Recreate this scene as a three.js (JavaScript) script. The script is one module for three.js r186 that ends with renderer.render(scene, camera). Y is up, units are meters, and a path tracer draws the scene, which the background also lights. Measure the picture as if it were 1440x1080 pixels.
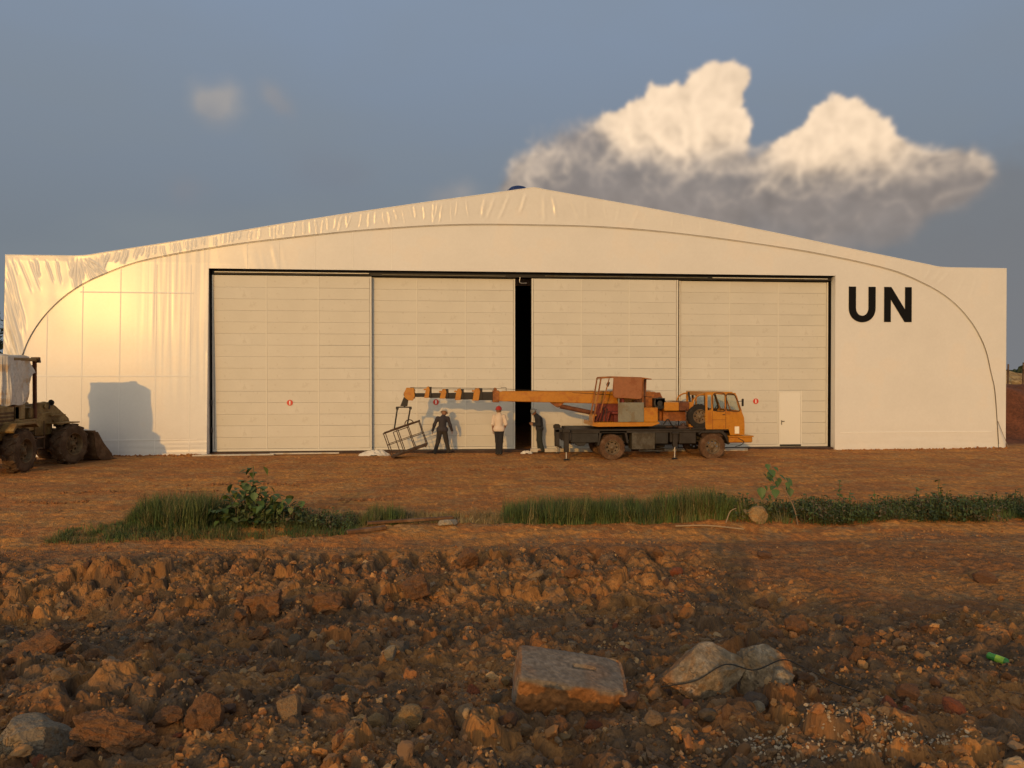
import * as THREE from 'three';
import { RoundedBoxGeometry } from 'three/addons/geometries/RoundedBoxGeometry.js';
import { mergeGeometries, mergeVertices, toCreasedNormals } from 'three/addons/utils/BufferGeometryUtils.js';
import { ImprovedNoise } from 'three/addons/math/ImprovedNoise.js';
import { MarchingCubes } from 'three/addons/objects/MarchingCubes.js';

// ------------------------------------------------------------------ camera, sky, sun, exposure
const scene = new THREE.Scene();
const camera = new THREE.PerspectiveCamera(53.05, 4 / 3, 0.1, 2000);
const R = (d) => d * Math.PI / 180;
camera.position.set(-3.52, 3.0, 30.48);
camera.lookAt(-3.52 + Math.sin(R(4.98)), 3.0 - 0.00924, 30.48 - Math.cos(R(4.98)));
const renderer = new THREE.WebGLRenderer({ antialias: true });
renderer.toneMapping = THREE.LinearToneMapping;
renderer.toneMappingExposure = 0.72;
renderer.shadowMap.enabled = true;

const SUN_AZ = 20.5, SUN_EL = 10.8;           // behind the camera, to its left, low
const sunDir = new THREE.Vector3(-Math.sin(R(SUN_AZ)) * Math.cos(R(SUN_EL)), Math.sin(R(SUN_EL)), Math.cos(R(SUN_AZ)) * Math.cos(R(SUN_EL)));
const sun = new THREE.DirectionalLight(new THREE.Color().setRGB(1, 0.50, 0.11), 2.2);
sun.position.copy(sunDir).multiplyScalar(120); sun.castShadow = true; sun.shadow.radius = 1; sun.shadow.mapSize.set(4096, 4096);
Object.assign(sun.shadow.camera, { left: -45, right: 45, top: 40, bottom: -40, near: 1, far: 300 });
scene.add(sun, sun.target);

const perlin = new ImprovedNoise();
const N = (x, y = 0.37, z = 0.11) => perlin.noise(x + 311.7, y + 127.1, z + 74.7);
const fbm = (x, y, z, o) => { let s = 0, a = 0.5; for (let i = 0; i < o; i++) { s += a * N(x, y, z); x = x * 2.03 + 3.1; y = y * 2.03 + 1.7; z = z * 2.03 + 5.3; a *= 0.5; } return s; };
const clamp = (v, a = 0, b = 1) => Math.min(b, Math.max(a, v));
const sst = (a, b, v) => { const t = clamp((v - a) / (b - a)); return t * t * (3 - 2 * t); };
const mix = (a, b, t) => a + (b - a) * t;
let seed = 20177;
const rnd = () => { seed = (seed + 0x6D2B79F5) | 0; let t = Math.imul(seed ^ (seed >>> 15), 1 | seed); t = (t + Math.imul(t ^ (t >>> 7), 61 | t)) ^ t; return ((t ^ (t >>> 14)) >>> 0) / 4294967296; };
const rr = (a, b) => a + (b - a) * rnd();

{ // the evening sky: air, low grey haze opposite the sun, cumulus (azimuth east of -z, elevation, radius in degrees, how far it stands in the sun)
  const W = 2048, Hh = 1024, data = new Float32Array(W * Hh * 4);
  const clouds = [
    [19.69, 19.16, 1.92, 1], [20.67, 19.62, 1.1, 1], [17.95, 18.37, 2.04, 1], [15.93, 18.27, 2.06, 1], [13.88, 17.44, 1.87, .95], [12.44, 16.78, 1.57, .8], [19.94, 16.84, 1.81, .9], [17.45, 16.3, 2.35, .75], [14.4, 15.16, 2.39, .35], [10.25, 16.12, 2.11, .35], [8.15, 15.44, 2.01, .4], [6.3, 14.47, 1.7, .45], [11.29, 13.9, 2.89, .15], [15.43, 13.27, 2.84, .12], [19.45, 14.03, 2.52, .15], [20.44, 15.3, 1.2, .6], [8.15, 12.96, 2.38, .2], [12.34, 11.88, 2.88, .05], [17.46, 11.21, 2.81, 0], [4.98, 13.23, 1.48, .4], [20.94, 12.01, 2.25, 0], [24.3, 10.12, 2.91, 0],
    [27.95, 16.89, 1.54, 1], [27.05, 15.74, 1.98, 1], [29.28, 15.27, 1.94, .95], [25.68, 14.73, 1.92, .85], [27.96, 13.92, 2.34, .6], [23.82, 13.96, 1.76, .6], [22.39, 13.36, 1.68, .45], [30.59, 13.91, 1.81, .75], [32.7, 13.31, 1.59, .55], [34.53, 13.09, 1.37, .5], [36.1, 13.1, 1.01, .45], [26.15, 11.9, 2.62, .15], [29.74, 11.59, 2.52, .1], [32.71, 11.76, 1.85, .1], [34.74, 11.98, 1.37, .15], [22.87, 11.41, 2.21, .1], [27.97, 10.49, 2.11, 0], [31.03, 10.33, 1.8, 0],
  ];
  const faint = [[-16.63, 18.38, 1.3, .5], [-15.34, 18.62, 1.2, .5], [-16.17, 17.72, 1.2, .3], [-12.17, 19.03, 1.0, .3], [-11.54, 18.46, .9, .2], [1.29, 13.36, 1.2, .35], [-.29, 13.03, 1.0, .25], [-9.5, 14.6, 2.2, 0], [-7, 14.2, 1.8, 0], [-18, 12.4, 1.4, .1]];
  const puffs = clouds.map(([a, e, s, l]) => [a, e, s * 1.06, l]);
  const tmp = new THREE.Vector3(), SUN_SKY_AZ = Math.atan2(sunDir.x, -sunDir.z) * 180 / Math.PI, P4 = Float64Array.from(puffs.flat()), near = new Int32Array(puffs.length), KEY = 1 / renderer.toneMappingExposure;
  let row = -1, nn = 0;
  for (let j = 0; j < Hh; j++) for (let i = 0; i < W; i++) {
    const el = ((j + 0.5) / Hh - 0.5) * Math.PI, az = ((i + 0.5) / W - 0.5) * 2 * Math.PI;
    const dx = Math.cos(el) * Math.cos(az), dy = Math.sin(el), dz = Math.cos(el) * Math.sin(az);
    const E = el * 180 / Math.PI, A = Math.atan2(dx, -dz) * 180 / Math.PI;
    tmp.set(dx, dy, dz);
    const up = clamp(Math.max(E, 0) / 90), ang = Math.acos(clamp(tmp.dot(sunDir), -1, 1)) * 180 / Math.PI;
    // clear air
    const t = sst(2, 34, E), t2 = sst(28, 70, E);
    let r = mix(mix(.18, .235, t), .125, t2), g = mix(mix(.205, .305, t), .158, t2), b = mix(mix(.23, .42, t), .195, t2);
    // veils of haze, greyer low down
    const veil = E < -1 ? 0 : clamp(0.5 + 2.6 * fbm(A * .05, E * .13, 3.3, 4)), low = 1 - sst(8, 22, E);
    const vk = 0.62 * veil * (0.35 + 0.65 * low);
    r = mix(r, .215, vk); g = mix(g, .245, vk); b = mix(b, .27, vk);
    // the sunset behind the camera
    const da = Math.abs(((A - SUN_SKY_AZ + 540) % 360) - 180), broad = sst(130, 30, da) * Math.exp(-Math.pow(E / 35, 2)), gl = Math.exp(-Math.pow(ang / 25, 2));
    r += .30 * broad + 2.8 * gl; g += .24 * broad + 2.25 * gl; b += .15 * broad + 1.35 * gl;
    if (E > -2 && E < 34 && A > -60 && A < 80) {
      const win = sst(-60, -40, A) * (1 - sst(55, 80, A));
      const w1 = fbm(A * .30, E * .34, 9.1, 4), w2 = fbm(A * .30 + 40, E * .34, 2.7, 4), wisp = fbm(A * .9, E * 1.3, 5.5, 4);
      const qa = A + 1.3 * w1, qe = E + 1.1 * w2;
      const cf = .60 * Math.abs(N(A * .50 + w1, E * .54, 6.1)) + .32 * Math.abs(N(A * 1.15, E * 1.2 + w1, 7.2)) + .13 * Math.abs(N(A * 2.5, E * 2.6, 8.3)); // cauliflower lumps
      // a bank of grey under and behind the towers
      const bank = win * .62 * sst(2, 12, A) * (1 - sst(11.5, 15.5, E + 2.4 * w1 + 1.2 * wisp)) + win * .30 * (1 - sst(3, 14, E + 5 * w2)) * sst(-26, 0, A);
      r = mix(r, .180, bank); g = mix(g, .184, bank); b = mix(b, .196, bank);
      if (row !== j) { row = j; nn = 0; for (let k = 0; k < puffs.length; k++) if (Math.abs(E - P4[4 * k + 1]) < P4[4 * k + 2] * 1.9 + 1.4) near[nn++] = 4 * k; }
      let D = 0, Lw = 0;
      for (let q0 = 0; q0 < nn; q0++) { const k = near[q0], s = P4[k + 2], ux = (qa - P4[k]) / s, uy = (qe - P4[k + 1]) / s, q = ux * ux + uy * uy; if (q > 3.2) continue; const w = Math.exp(-1.55 * q); D += w; Lw += w * P4[k + 3]; }
      if (D > .02) {
        const L0 = Lw / D, crisp = sst(.35, .8, L0), e = D + mix(.40, .55, crisp) * (.17 - cf) + .05 * wisp;
        const al = sst(mix(.06, .20, crisp), mix(.85, .36, crisp), e) * mix(.80, 1, crisp) * mix(.55, 1, sst(7.5, 12, E + 2 * w1));
        const lit = sst(.10, .82, L0 + .55 * (.16 - cf) + .30 * w1), body = 1.02 + .50 * (.15 - cf) + .22 * w2;
        r = mix(r, mix(.295, .95, lit) * body, al); g = mix(g, mix(.245, .72, lit) * body, al); b = mix(b, mix(.215, .50, lit) * body, al);
      }
      let fa = 0, fl = 0;
      for (const [a, e, s, l] of faint) { const ux = (qa - a) / s, uy = (qe - e) / s * 1.25, w = Math.exp(-(ux * ux + uy * uy) * 1.5); fa += w; fl += w * l; }
      if (fa > .03) { const l = fl / fa, k = clamp(fa) * (.25 + .9 * l); r = mix(r, mix(.19, .46, l * 1.6), k); g = mix(g, mix(.20, .41, l * 1.6), k); b = mix(b, mix(.24, .36, l * 1.6), k); }
    }
    if (E < 0) { const k = sst(0, -6, E); r = mix(r, .08, k); g = mix(g, .06, k); b = mix(b, .05, k); }
    const o = (j * W + i) * 4; data[o] = r * KEY; data[o + 1] = g * KEY; data[o + 2] = b * KEY; data[o + 3] = 1;
  }
  const sky = new THREE.DataTexture(data, W, Hh, THREE.RGBAFormat, THREE.FloatType);
  sky.mapping = THREE.EquirectangularReflectionMapping; sky.magFilter = sky.minFilter = THREE.LinearFilter; sky.wrapS = THREE.RepeatWrapping; sky.needsUpdate = true;
  scene.background = sky; scene.environment = sky;
}

// ------------------------------------------------------------------ helpers
const taken = {};
const numbered = (n) => { const k = taken[n] = (taken[n] ?? -1) + 1; return k ? `${n}_${String(k).padStart(3, '0')}` : n; };
const clean = (g) => { g = g.index ? g.toNonIndexed() : g; for (const k of Object.keys(g.attributes)) if (!['position', 'normal', 'uv', 'color'].includes(k)) g.deleteAttribute(k); return g; };
function boxUV(g) { // uv in metres, by the way each face points
  const p = g.attributes.position, n = g.attributes.normal, uv = new Float32Array(p.count * 2);
  for (let i = 0; i < p.count; i++) {
    const ax = Math.abs(n.getX(i)), ay = Math.abs(n.getY(i)), az = Math.abs(n.getZ(i));
    if (ax > ay && ax > az) { uv[2 * i] = p.getZ(i); uv[2 * i + 1] = p.getY(i); } else if (ay > az) { uv[2 * i] = p.getX(i); uv[2 * i + 1] = p.getZ(i); } else { uv[2 * i] = p.getX(i); uv[2 * i + 1] = p.getY(i); }
  }
  g.setAttribute('uv', new THREE.BufferAttribute(uv, 2)); return g;
}
function M(name, geo, mat, parent, keepUV) {
  let g = Array.isArray(geo) ? mergeGeometries(geo.map((q) => { q = clean(q); if (!q.attributes.uv) q.setAttribute('uv', new THREE.BufferAttribute(new Float32Array(q.attributes.position.count * 2), 2)); return q; })) : geo;
  if (!keepUV) boxUV(g);
  const m = new THREE.Mesh(g, mat); m.castShadow = m.receiveShadow = true;
  m.name = parent ? name : numbered(name); (parent ?? scene).add(m); return m;
}
function tag(o, label, category, group) { o.userData.label = label; o.userData.category = category; if (group) o.userData.group = group; return o; }
function struct(o) { o.userData.kind = 'structure'; return o; }
function stuff(o, label, category) { o.userData.kind = 'stuff'; if (label) { o.userData.label = label; o.userData.category = category; } return o; }
function thing(name, label, category, pos = [0, 0, 0], turn = 0, group) { const o = new THREE.Group(); o.name = numbered(name); o.position.set(...pos); o.rotation.y = turn; scene.add(o); return tag(o, label, category, group); }
function part(name, parent, pos = [0, 0, 0]) { const o = new THREE.Group(); o.name = name; o.position.set(...pos); parent.add(o); return o; }
const V = (x, y, z) => new THREE.Vector3(x, y, z);
const bx = (x0, x1, y0, y1, z0, z1, r = 0.012) => { const w = x1 - x0, h = y1 - y0, d = z1 - z0; r = Math.min(r, w / 2.2, h / 2.2, d / 2.2); return new RoundedBoxGeometry(w, h, d, 1, r).translate((x0 + x1) / 2, (y0 + y1) / 2, (z0 + z1) / 2); };
const slab = (w, h, d, r = 0.01) => new RoundedBoxGeometry(w, h, d, 1, Math.min(r, w / 2.2, h / 2.2, d / 2.2));
function rod(a, b, r, seg = 8, r2 = r) { const d = new THREE.Vector3().subVectors(b, a), L = d.length(); const g = new THREE.CylinderGeometry(r2, r, L, seg, 1); g.translate(0, L / 2, 0); g.applyQuaternion(new THREE.Quaternion().setFromUnitVectors(V(0, 1, 0), d.normalize())); return g.translate(a.x, a.y, a.z); }
function bar(a, b, w, h) { // a square bar from a to b
  const d = new THREE.Vector3().subVectors(b, a), L = d.length(); const g = slab(w, L, h, 0.006); g.translate(0, L / 2, 0);
  g.applyQuaternion(new THREE.Quaternion().setFromUnitVectors(V(0, 1, 0), d.normalize())); return g.translate(a.x, a.y, a.z);
}
function tube(pts, r, n = 24, seg = 6) { return new THREE.TubeGeometry(new THREE.CatmullRomCurve3(pts), n, r, seg, false); }
function prism(pts, z0, z1, bev = 0.008) { const s = new THREE.Shape(pts.map((p) => new THREE.Vector2(...p))); const g = new THREE.ExtrudeGeometry(s, { depth: z1 - z0 - 2 * bev, bevelEnabled: bev > 0, bevelThickness: bev, bevelSize: bev, bevelOffset: -bev, bevelSegments: 1, curveSegments: 12 }); return g.translate(0, 0, z0 + bev); }
function prismHoled(pts, holes, z0, z1) { const s = new THREE.Shape(pts.map((p) => new THREE.Vector2(...p))); for (const h of holes) s.holes.push(new THREE.Path(h.map((p) => new THREE.Vector2(...p)))); return new THREE.ExtrudeGeometry(s, { depth: z1 - z0, bevelEnabled: false }).translate(0, 0, z0); }
function lathe(pts, seg = 32) { return new THREE.LatheGeometry(pts.map((p) => new THREE.Vector2(...p)), seg); }
function sheet(nu, nv, fn) { // grid of points fn(u, v) -> [x, y, z]
  const pos = new Float32Array((nu + 1) * (nv + 1) * 3), uv = new Float32Array((nu + 1) * (nv + 1) * 2), idx = [];
  for (let j = 0; j <= nv; j++) for (let i = 0; i <= nu; i++) { const k = j * (nu + 1) + i, p = fn(i / nu, j / nv); pos.set(p, 3 * k); uv[2 * k] = p[0]; uv[2 * k + 1] = p[1]; }
  for (let j = 0; j < nv; j++) for (let i = 0; i < nu; i++) { const a = j * (nu + 1) + i, b = a + 1, c = a + nu + 1, d = c + 1; idx.push(a, b, d, a, d, c); }
  const g = new THREE.BufferGeometry(); g.setAttribute('position', new THREE.BufferAttribute(pos, 3)); g.setAttribute('uv', new THREE.BufferAttribute(uv, 2)); g.setIndex(idx); g.computeVertexNormals(); return g;
}
// periodic noise for textures
const hash2 = (x, y, s) => { let h = Math.imul(x, 374761393) + Math.imul(y, 668265263) + Math.imul(s, 2147483647 ^ 0x5bd1e995); h = Math.imul(h ^ (h >>> 13), 1274126177); return ((h ^ (h >>> 16)) >>> 0) / 4294967296; };
function pn(x, y, p, s) { const xi = Math.floor(x), yi = Math.floor(y), fx = x - xi, fy = y - yi, u = fx * fx * (3 - 2 * fx), v = fy * fy * (3 - 2 * fy), m = (a) => ((a % p) + p) % p; return mix(mix(hash2(m(xi), m(yi), s), hash2(m(xi + 1), m(yi), s), u), mix(hash2(m(xi), m(yi + 1), s), hash2(m(xi + 1), m(yi + 1), s), u), v); }
function pfbm(u, v, f, o, s) { let t = 0, a = 0.5, w = 0; for (let i = 0; i < o; i++) { t += a * pn(u * f, v * f, f, s + i); w += a; f *= 2; a *= 0.55; } return t / w; }
function tex(size, fn, srgb, rep = 1) {
  const d = new Uint8Array(size * size * 4);
  for (let j = 0; j < size; j++) for (let i = 0; i < size; i++) { const c = fn(i / size, j / size), o = 4 * (j * size + i); for (let k = 0; k < 3; k++) d[o + k] = clamp(Array.isArray(c) ? c[k] : c) * 255; d[o + 3] = 255; }
  const t = new THREE.DataTexture(d, size, size); t.wrapS = t.wrapT = THREE.RepeatWrapping; t.magFilter = THREE.LinearFilter; t.minFilter = THREE.LinearMipmapLinearFilter; t.generateMipmaps = true; t.repeat.set(rep, rep); if (srgb) t.colorSpace = THREE.SRGBColorSpace; t.needsUpdate = true; return t;
}
const col = (r, g, b) => new THREE.Color().setRGB(r, g, b);
const std = (c, rough, o = {}) => new THREE.MeshStandardMaterial({ color: col(...c), roughness: rough, side: THREE.DoubleSide, ...o });

// grime: patches of dried mud and dust over paint (colour multiplier), with matching roughness
const grimeTex = tex(512, (u, v) => { const a = pfbm(u, v, 6, 6, 3), b = pfbm(u, v, 24, 4, 9), s = .55 * sst(.54, .68, a + .35 * (b - .5)); const k = .90 + .12 * (b - .5); return [mix(k, .78, s), mix(k, .68, s), mix(k, .55, s)]; }, true, 0.7);
const mudTex = tex(512, (u, v) => { const a = pfbm(u, v, 5, 6, 13), b = pfbm(u, v, 30, 4, 5), s = sst(.40, .62, a + .3 * (b - .5)); const k = .85 + .4 * (b - .5); return [mix(k, .78 * k, s), mix(k, .72 * k, s), mix(k, .64 * k, s)]; }, true, 0.9);
const roughTex = tex(256, (u, v) => { const a = pfbm(u, v, 8, 5, 21); return .55 + .45 * a; }, false, 1);
const grainTex = tex(512, (u, v) => pfbm(u, v, 32, 5, 31), false, 1);

const mat = {
  pvc: new THREE.MeshPhysicalMaterial({ color: col(.73, .725, .71), roughness: .62, specularIntensity: .6, clearcoat: .42, clearcoatRoughness: .22, side: THREE.DoubleSide, map: tex(512, (u, v) => { const a = pfbm(u, v, 4, 6, 41), b = pfbm(u, v, 64, 2, 47); const k = .965 + .05 * (a - .5) + .02 * (b - .5), s = .018 * sst(.56, .7, a); return [k, k - s * .5, k - s]; }, true, 0.21) }),
  pvcSeam: std([.73, .725, .71], .5),
  seamDark: std([.24, .20, .16], .8),
  steelDark: std([.022, .020, .019], .6, { map: mudTex }),
  brownSteel: std([.09, .045, .03], .7, { map: mudTex }),
  interior: std([.05, .05, .05], .9),
  doorStrip: std([.61, .595, .54], .5),
  letter: new THREE.MeshPhysicalMaterial({ color: col(.008, .008, .009), roughness: .9, specularIntensity: .25, side: THREE.DoubleSide }),
  red: std([.55, .04, .02], .5), white: std([.75, .74, .70], .6),
  orange: std([.55, .222, .010], .42, { map: grimeTex, roughnessMap: roughTex }),
  orangeOld: std([.46, .155, .018], .6, { map: mudTex }),
  rust: std([.22, .075, .03], .8, { map: mudTex }),
  cover: std([.34, .13, .05], .7, { map: grimeTex }),
  redRust: std([.26, .04, .03], .7, { map: mudTex }),
  chassis: std([.030, .022, .017], .65, { map: mudTex }),
  greyBox: std([.11, .10, .08], .75, { map: mudTex }),
  greyDoor: std([.23, .22, .17], .6, { map: grimeTex }),
  rubber: std([.028, .025, .022], .9, { map: mudTex }),
  dustyRubber: std([.20, .115, .065], .95, { map: mudTex }),
  rim: std([.22, .16, .10], .7, { map: mudTex }),
  steel: new THREE.MeshStandardMaterial({ color: col(.5, .48, .45), metalness: .9, roughness: .35 }),
  glass: new THREE.MeshPhysicalMaterial({ color: col(.92, .95, .93), transmission: 1, roughness: .03, thickness: 0, ior: 1.5, side: THREE.DoubleSide }),
  lamp: std([.8, .74, .6], .2),
  dozer: std([.42, .28, .10], .75, { map: mudTex, roughnessMap: roughTex }),
  dozerRust: std([.20, .115, .055], .85, { map: mudTex }),
  tarp: std([.82, .76, .66], .85, { map: tex(512, (u, v) => { const a = pfbm(u, v, 5, 6, 113), b = pfbm(u, v, 30, 4, 15), s = .6 * sst(.46, .66, a + .3 * (b - .5)); const k = .9 + .2 * (b - .5); return [mix(k, .75, s), mix(k, .62, s), mix(k, .46, s)]; }, true, 0.5) }),
};

// ------------------------------------------------------------------ terrain
const prof = [[-400, 0], [15.8, 0], [17.2, 0], [18.2, -.06], [20.3, -.17], [21, -.10], [22, .08], [23, .26], [24, .43], [25.5, .67], [27, .86], [29.3, 1.12], [32, 1.14], [36, .4], [40, 0], [400, 0]];
const prof0 = (z) => { for (let i = 1; i < prof.length; i++) if (z <= prof[i][0]) { const [a, b] = prof[i - 1], [c, d] = prof[i]; return mix(b, d, (z - a) / (c - a)); } return 0; };
const profile = (z) => (prof0(z - .45) + 2 * prof0(z) + prof0(z + .45)) / 4;
const bil = (x, y, z) => Math.abs(N(x, y, z)) * 2 - .5;
const gauss = (x, z, cx, cz, rx, rz) => Math.exp(-(((x - cx) / rx) ** 2) - (((z - cz) / rz) ** 2));
const lumpHash = (x, y, s) => { let h = (Math.imul(x, 374761393) + Math.imul(y, 668265263) + Math.imul(s, 974634777)) | 0; h = Math.imul(h ^ (h >>> 13), 1274126177); return ((h ^ (h >>> 16)) >>> 0) / 4294967296; };
let lumpTone = 0;
function lumps(x, z, f, s) { // broken clods: each cell a tilted, angular lump of its own height
  x *= f; z *= f; const xi = Math.floor(x), zi = Math.floor(z); let best = 9, second = 9, h = 0;
  for (let j = -1; j <= 1; j++) for (let i = -1; i <= 1; i++) {
    const cx = xi + i, cz = zi + j, a = lumpHash(cx, cz, s), b = lumpHash(cx, cz, s + 1), dx = cx + a - x, dz = cz + b - z, c = lumpHash(cx, cz, s + 2), d = (dx * dx * (.7 + .6 * b) + dz * dz * (.7 + .6 * a)) * (.75 + .5 * c);
    if (d < best) { second = best; best = d; h = (c - .35) + (a - .5) * dx * 1.6 + (b - .35) * dz * 1.6; lumpTone = lumpHash(cx, cz, s + 5); } else if (d < second) second = d;
  }
  const edge = Math.sqrt(second) - Math.sqrt(best);
  return h * sst(0, .30, edge) - .28 * (1 - sst(0, .16, edge)) + .3 * (1 - best);
}
const roughZone = (x, z) => sst(16.95, 17.5, z + .25 * N(x * .8, 2.2)) * (1 - .78 * sst(.6, 1.9, x + .6 * N(z * .9, 7.7) + .3 * N(x * 3, z * 3)) * (1 - sst(20.9, 22.2, z + .5 * N(x * .9, 4.4))));
function H(x, z) {
  let h = profile(z + .35 * N(x * .22, 1.1) * sst(14, 17, z));
  const m = roughZone(x, z);
  if (z < 18) { // trodden, dozed earth: ruts and scrapes run along the hangar
    const k = (1 - sst(16.9, 17.6, z)) * sst(-6, .6, z);
    h += 1.3 * k * (.030 * N(x * .28, z * .9) + .026 * N(x * .33 + .4 * N(z, 3), z * 2.3) + .026 * N(x * .9, z * 5.1, 2) + .018 * N(x * 2.6, z * 8, 3) + .012 * bil(x * 6, z * 11, 4) + .004 * N(x * 17, z * 24, 6));
    h += .10 * gauss(x, z, -.5, 5.2, .55, .25) + .05 * gauss(x, z, -13.6, .75, 2.4, .22) * (1 + N(x * 5, z * 4)) - .05 * gauss(x, z, -8, 9.4, 2.5, .35) - .05 * gauss(x, z, -12.5, 9.2, 1.8, .4);
    h += .09 * sst(14.0, 14.9, z) * (1 - sst(15.4, 16.3, z)) * (.6 + N(x * .7, z));
    h += .10 * gauss(x, z, -18.5, 4.2, 5, 3.5);
    h -= .06 * gauss(0, z, 0, 16.6, 1, .28) * (.7 + .8 * N(x * .5, 9));
    h += .02 * sst(11, 14, z) * bil(x * 3.3, z * 5, 8) * (1 - sst(16, 17, z));
  }
  if (z > 16.4) {
    const far = sst(36, 31, z);
    h += far * (.004 + m) * (.055 * N(x * .75, z * .85, 1) + .060 * bil(x * 1.7 + .3 * N(x * 3, z * 3), z * 2.0, 2) + (m > .02 ? .090 * lumps(x + .05 * N(x * 7, z * 7), z, 2.9, 3) * (.4 + 1.4 * sst(-.2, .3, N(x * .9, z * .9, 44))) + .052 * lumps(x + .02 * N(x * 13, z * 13), z, 6.7, 7) + .026 * lumps(x, z, 14.5, 11) : 0) + .014 * N(x * 37, z * 37, 6));
    const q = (1 - m) * far * sst(16.8, 17.6, z); // smoother, scraped part
    h += q * (.040 * N(x * .8, z * 1.5, 11) + .040 * N(x * 1.2, z * 4.5, 12) + .030 * bil(x * 4, z * 9, 13) + .028 * lumps(x, z * 1.5, 5.2, 21) * sst(-.15, .25, N(x * .8, z * .9, 17)) + .016 * lumps(x, z * 1.3, 11, 25) + .009 * bil(x * 11, z * 17, 14) + .005 * N(x * 30, z * 38, 15));
    const tz = sst(19.3, 19.9, z) * (1 - sst(21.4, 22, z)) * sst(.2, .7, x) * (1 - sst(2.2, 3.0, x)); // crawler prints
    h += q * .035 * tz * Math.sin((z + .12 * x + .08 * N(x * 3, z * 3)) * 2 * Math.PI / .21);
    h -= .34 * gauss(x, z, -8.6, 19.7, 1.0, .8) + .22 * gauss(x, z, .9, 20.2, .45, 1.0) + .12 * gauss(x, z, -5.2, 22.3, 1.6, .5);
    h += .10 * gauss(x, z, -6.2, 24.2, .9, .5) + .12 * gauss(x, z, -8.2, 22.0, .9, .35) + .10 * gauss(x, z, -8.4, 18.2, .9, .25);
    // row of notches that a bucket's teeth left along the edge
    const w = sst(-7.9, -7.2, x) * (1 - sst(.3, .9, x)) * sst(17.15, 17.4, z) * (1 - sst(17.9, 18.5, z));
    h -= .15 * w * Math.pow(.5 + .5 * Math.cos((x + .14 * N(x * 1.3, z * 2, 5)) * 2 * Math.PI / .5), 3);
  }
  // spoil bank beside the hangar and the rising land behind
  h += 2.5 * sst(21.0, 24.5, x + .7 * N(z * .5, 3.1) + .25 * N(z * 2.1, 1)) * sst(-1.5, -6, z) * (1 + .12 * N(x * .8, z * .8) + .05 * N(x * 3, z * 3)) * (1 - .55 * sst(-14, -40, z));
  return h;
}
{
  const zs = [], xs = [], span = (arr, a, b, s) => { for (let v = a; v < b - 1e-6; v += s) arr.push(v); };
  zs.push(-600, -300, -150, -100, -70, -50); span(zs, -40, -8, 2); span(zs, -8, -1, .5); span(zs, -1, 6, .10); span(zs, 6, 12, .07); span(zs, 12, 16.6, .05); span(zs, 16.6, 27, .027); span(zs, 27, 33, .12); span(zs, 33, 42, .6); zs.push(42, 50, 70, 120, 200, 400);
  xs.push(-600, -300, -150, -90, -60, -45, -35); span(xs, -30, -22, 1); span(xs, -22, -13, .12); span(xs, -13, -9.4, .06); span(xs, -9.4, 5.6, .026); span(xs, 5.6, 10, .06); span(xs, 10, 21, .12); span(xs, 21, 32, .3); xs.push(32, 36, 42, 50, 70, 100, 150, 300, 600);
  const nx = xs.length, nz = zs.length, pos = new Float32Array(nx * nz * 3), cl = new Float32Array(nx * nz * 3), uv = new Float32Array(nx * nz * 2), idx = new Uint32Array((nx - 1) * (nz - 1) * 6);
  for (let j = 0; j < nz; j++) for (let i = 0; i < nx; i++) {
    const x = xs[i], z = zs[j], k = j * nx + i, h = H(x, z), m = roughZone(x, z) * sst(16.4, 17.2, z);
    pos[3 * k] = x; pos[3 * k + 1] = h; pos[3 * k + 2] = z; uv[2 * k] = x; uv[2 * k + 1] = z;
    // soils: dry ochre dust, red clay, dark damp earth, in ragged patches
    const a = fbm(x * .5, z * .9, 21, 4), b = fbm(x * 2.2, z * 2.6, 22, 4), c = fbm(x * 9, z * 9, 23, 2), d = z < 18 ? fbm(x * .28, z * 1.6, 25, 3) : 0;
    // two palettes: ochre for the trodden yard, darker and browner past the verge
    const pastVerge = sst(-.12, .12, (z - 16.5) * .35 + .5 * b + .3 * c), soil = (yard, sub) => [mix(yard[0], sub[0], pastVerge), mix(yard[1], sub[1], pastVerge), mix(yard[2], sub[2], pastVerge)];
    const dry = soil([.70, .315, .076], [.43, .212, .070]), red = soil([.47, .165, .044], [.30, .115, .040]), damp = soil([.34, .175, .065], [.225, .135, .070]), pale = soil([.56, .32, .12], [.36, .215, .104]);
    let wet = m * sst(-.05, .11, a * .7 + b * .8 + .015);
    wet = Math.max(wet, .35 * (1 - m) * sst(.10, .22, d + .3 * b));
    let tone = 1; if (m > .02) { lumps(x + .02 * N(x * 13, z * 13), z, 6.7, 7); tone = mix(1, .72 + .55 * lumpTone, m); lumps(x + .05 * N(x * 7, z * 7), z, 2.9, 3); tone *= mix(1, .82 + .36 * lumpTone, m); }
    const rd = sst(-.02, .16, a - .5 * b + .06 + (tone - 1) * .3 * m), pl = sst(.10, .25, b + .4 * c) * .7;
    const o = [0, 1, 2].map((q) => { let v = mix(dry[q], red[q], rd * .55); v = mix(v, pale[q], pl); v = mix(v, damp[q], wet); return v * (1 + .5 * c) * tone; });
    const cut = sst(20.2, 20.7, x + .4 * N(z * .6, 5)) * sst(-1.2, -2.2, z + .5 * N(x, 6)); // raw red clay of the cut bank beside the hangar
    if (cut > 0) { o[0] = mix(o[0], .24 * (1 + c), cut); o[1] = mix(o[1], .085 * (1 + c), cut); o[2] = mix(o[2], .04 * (1 + c), cut); }
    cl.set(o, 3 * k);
  }
  let q = 0; for (let j = 0; j < nz - 1; j++) for (let i = 0; i < nx - 1; i++) { const a = j * nx + i, b = a + 1, c = a + nx, d = c + 1; idx[q++] = a; idx[q++] = d; idx[q++] = b; idx[q++] = a; idx[q++] = c; idx[q++] = d; }
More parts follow.
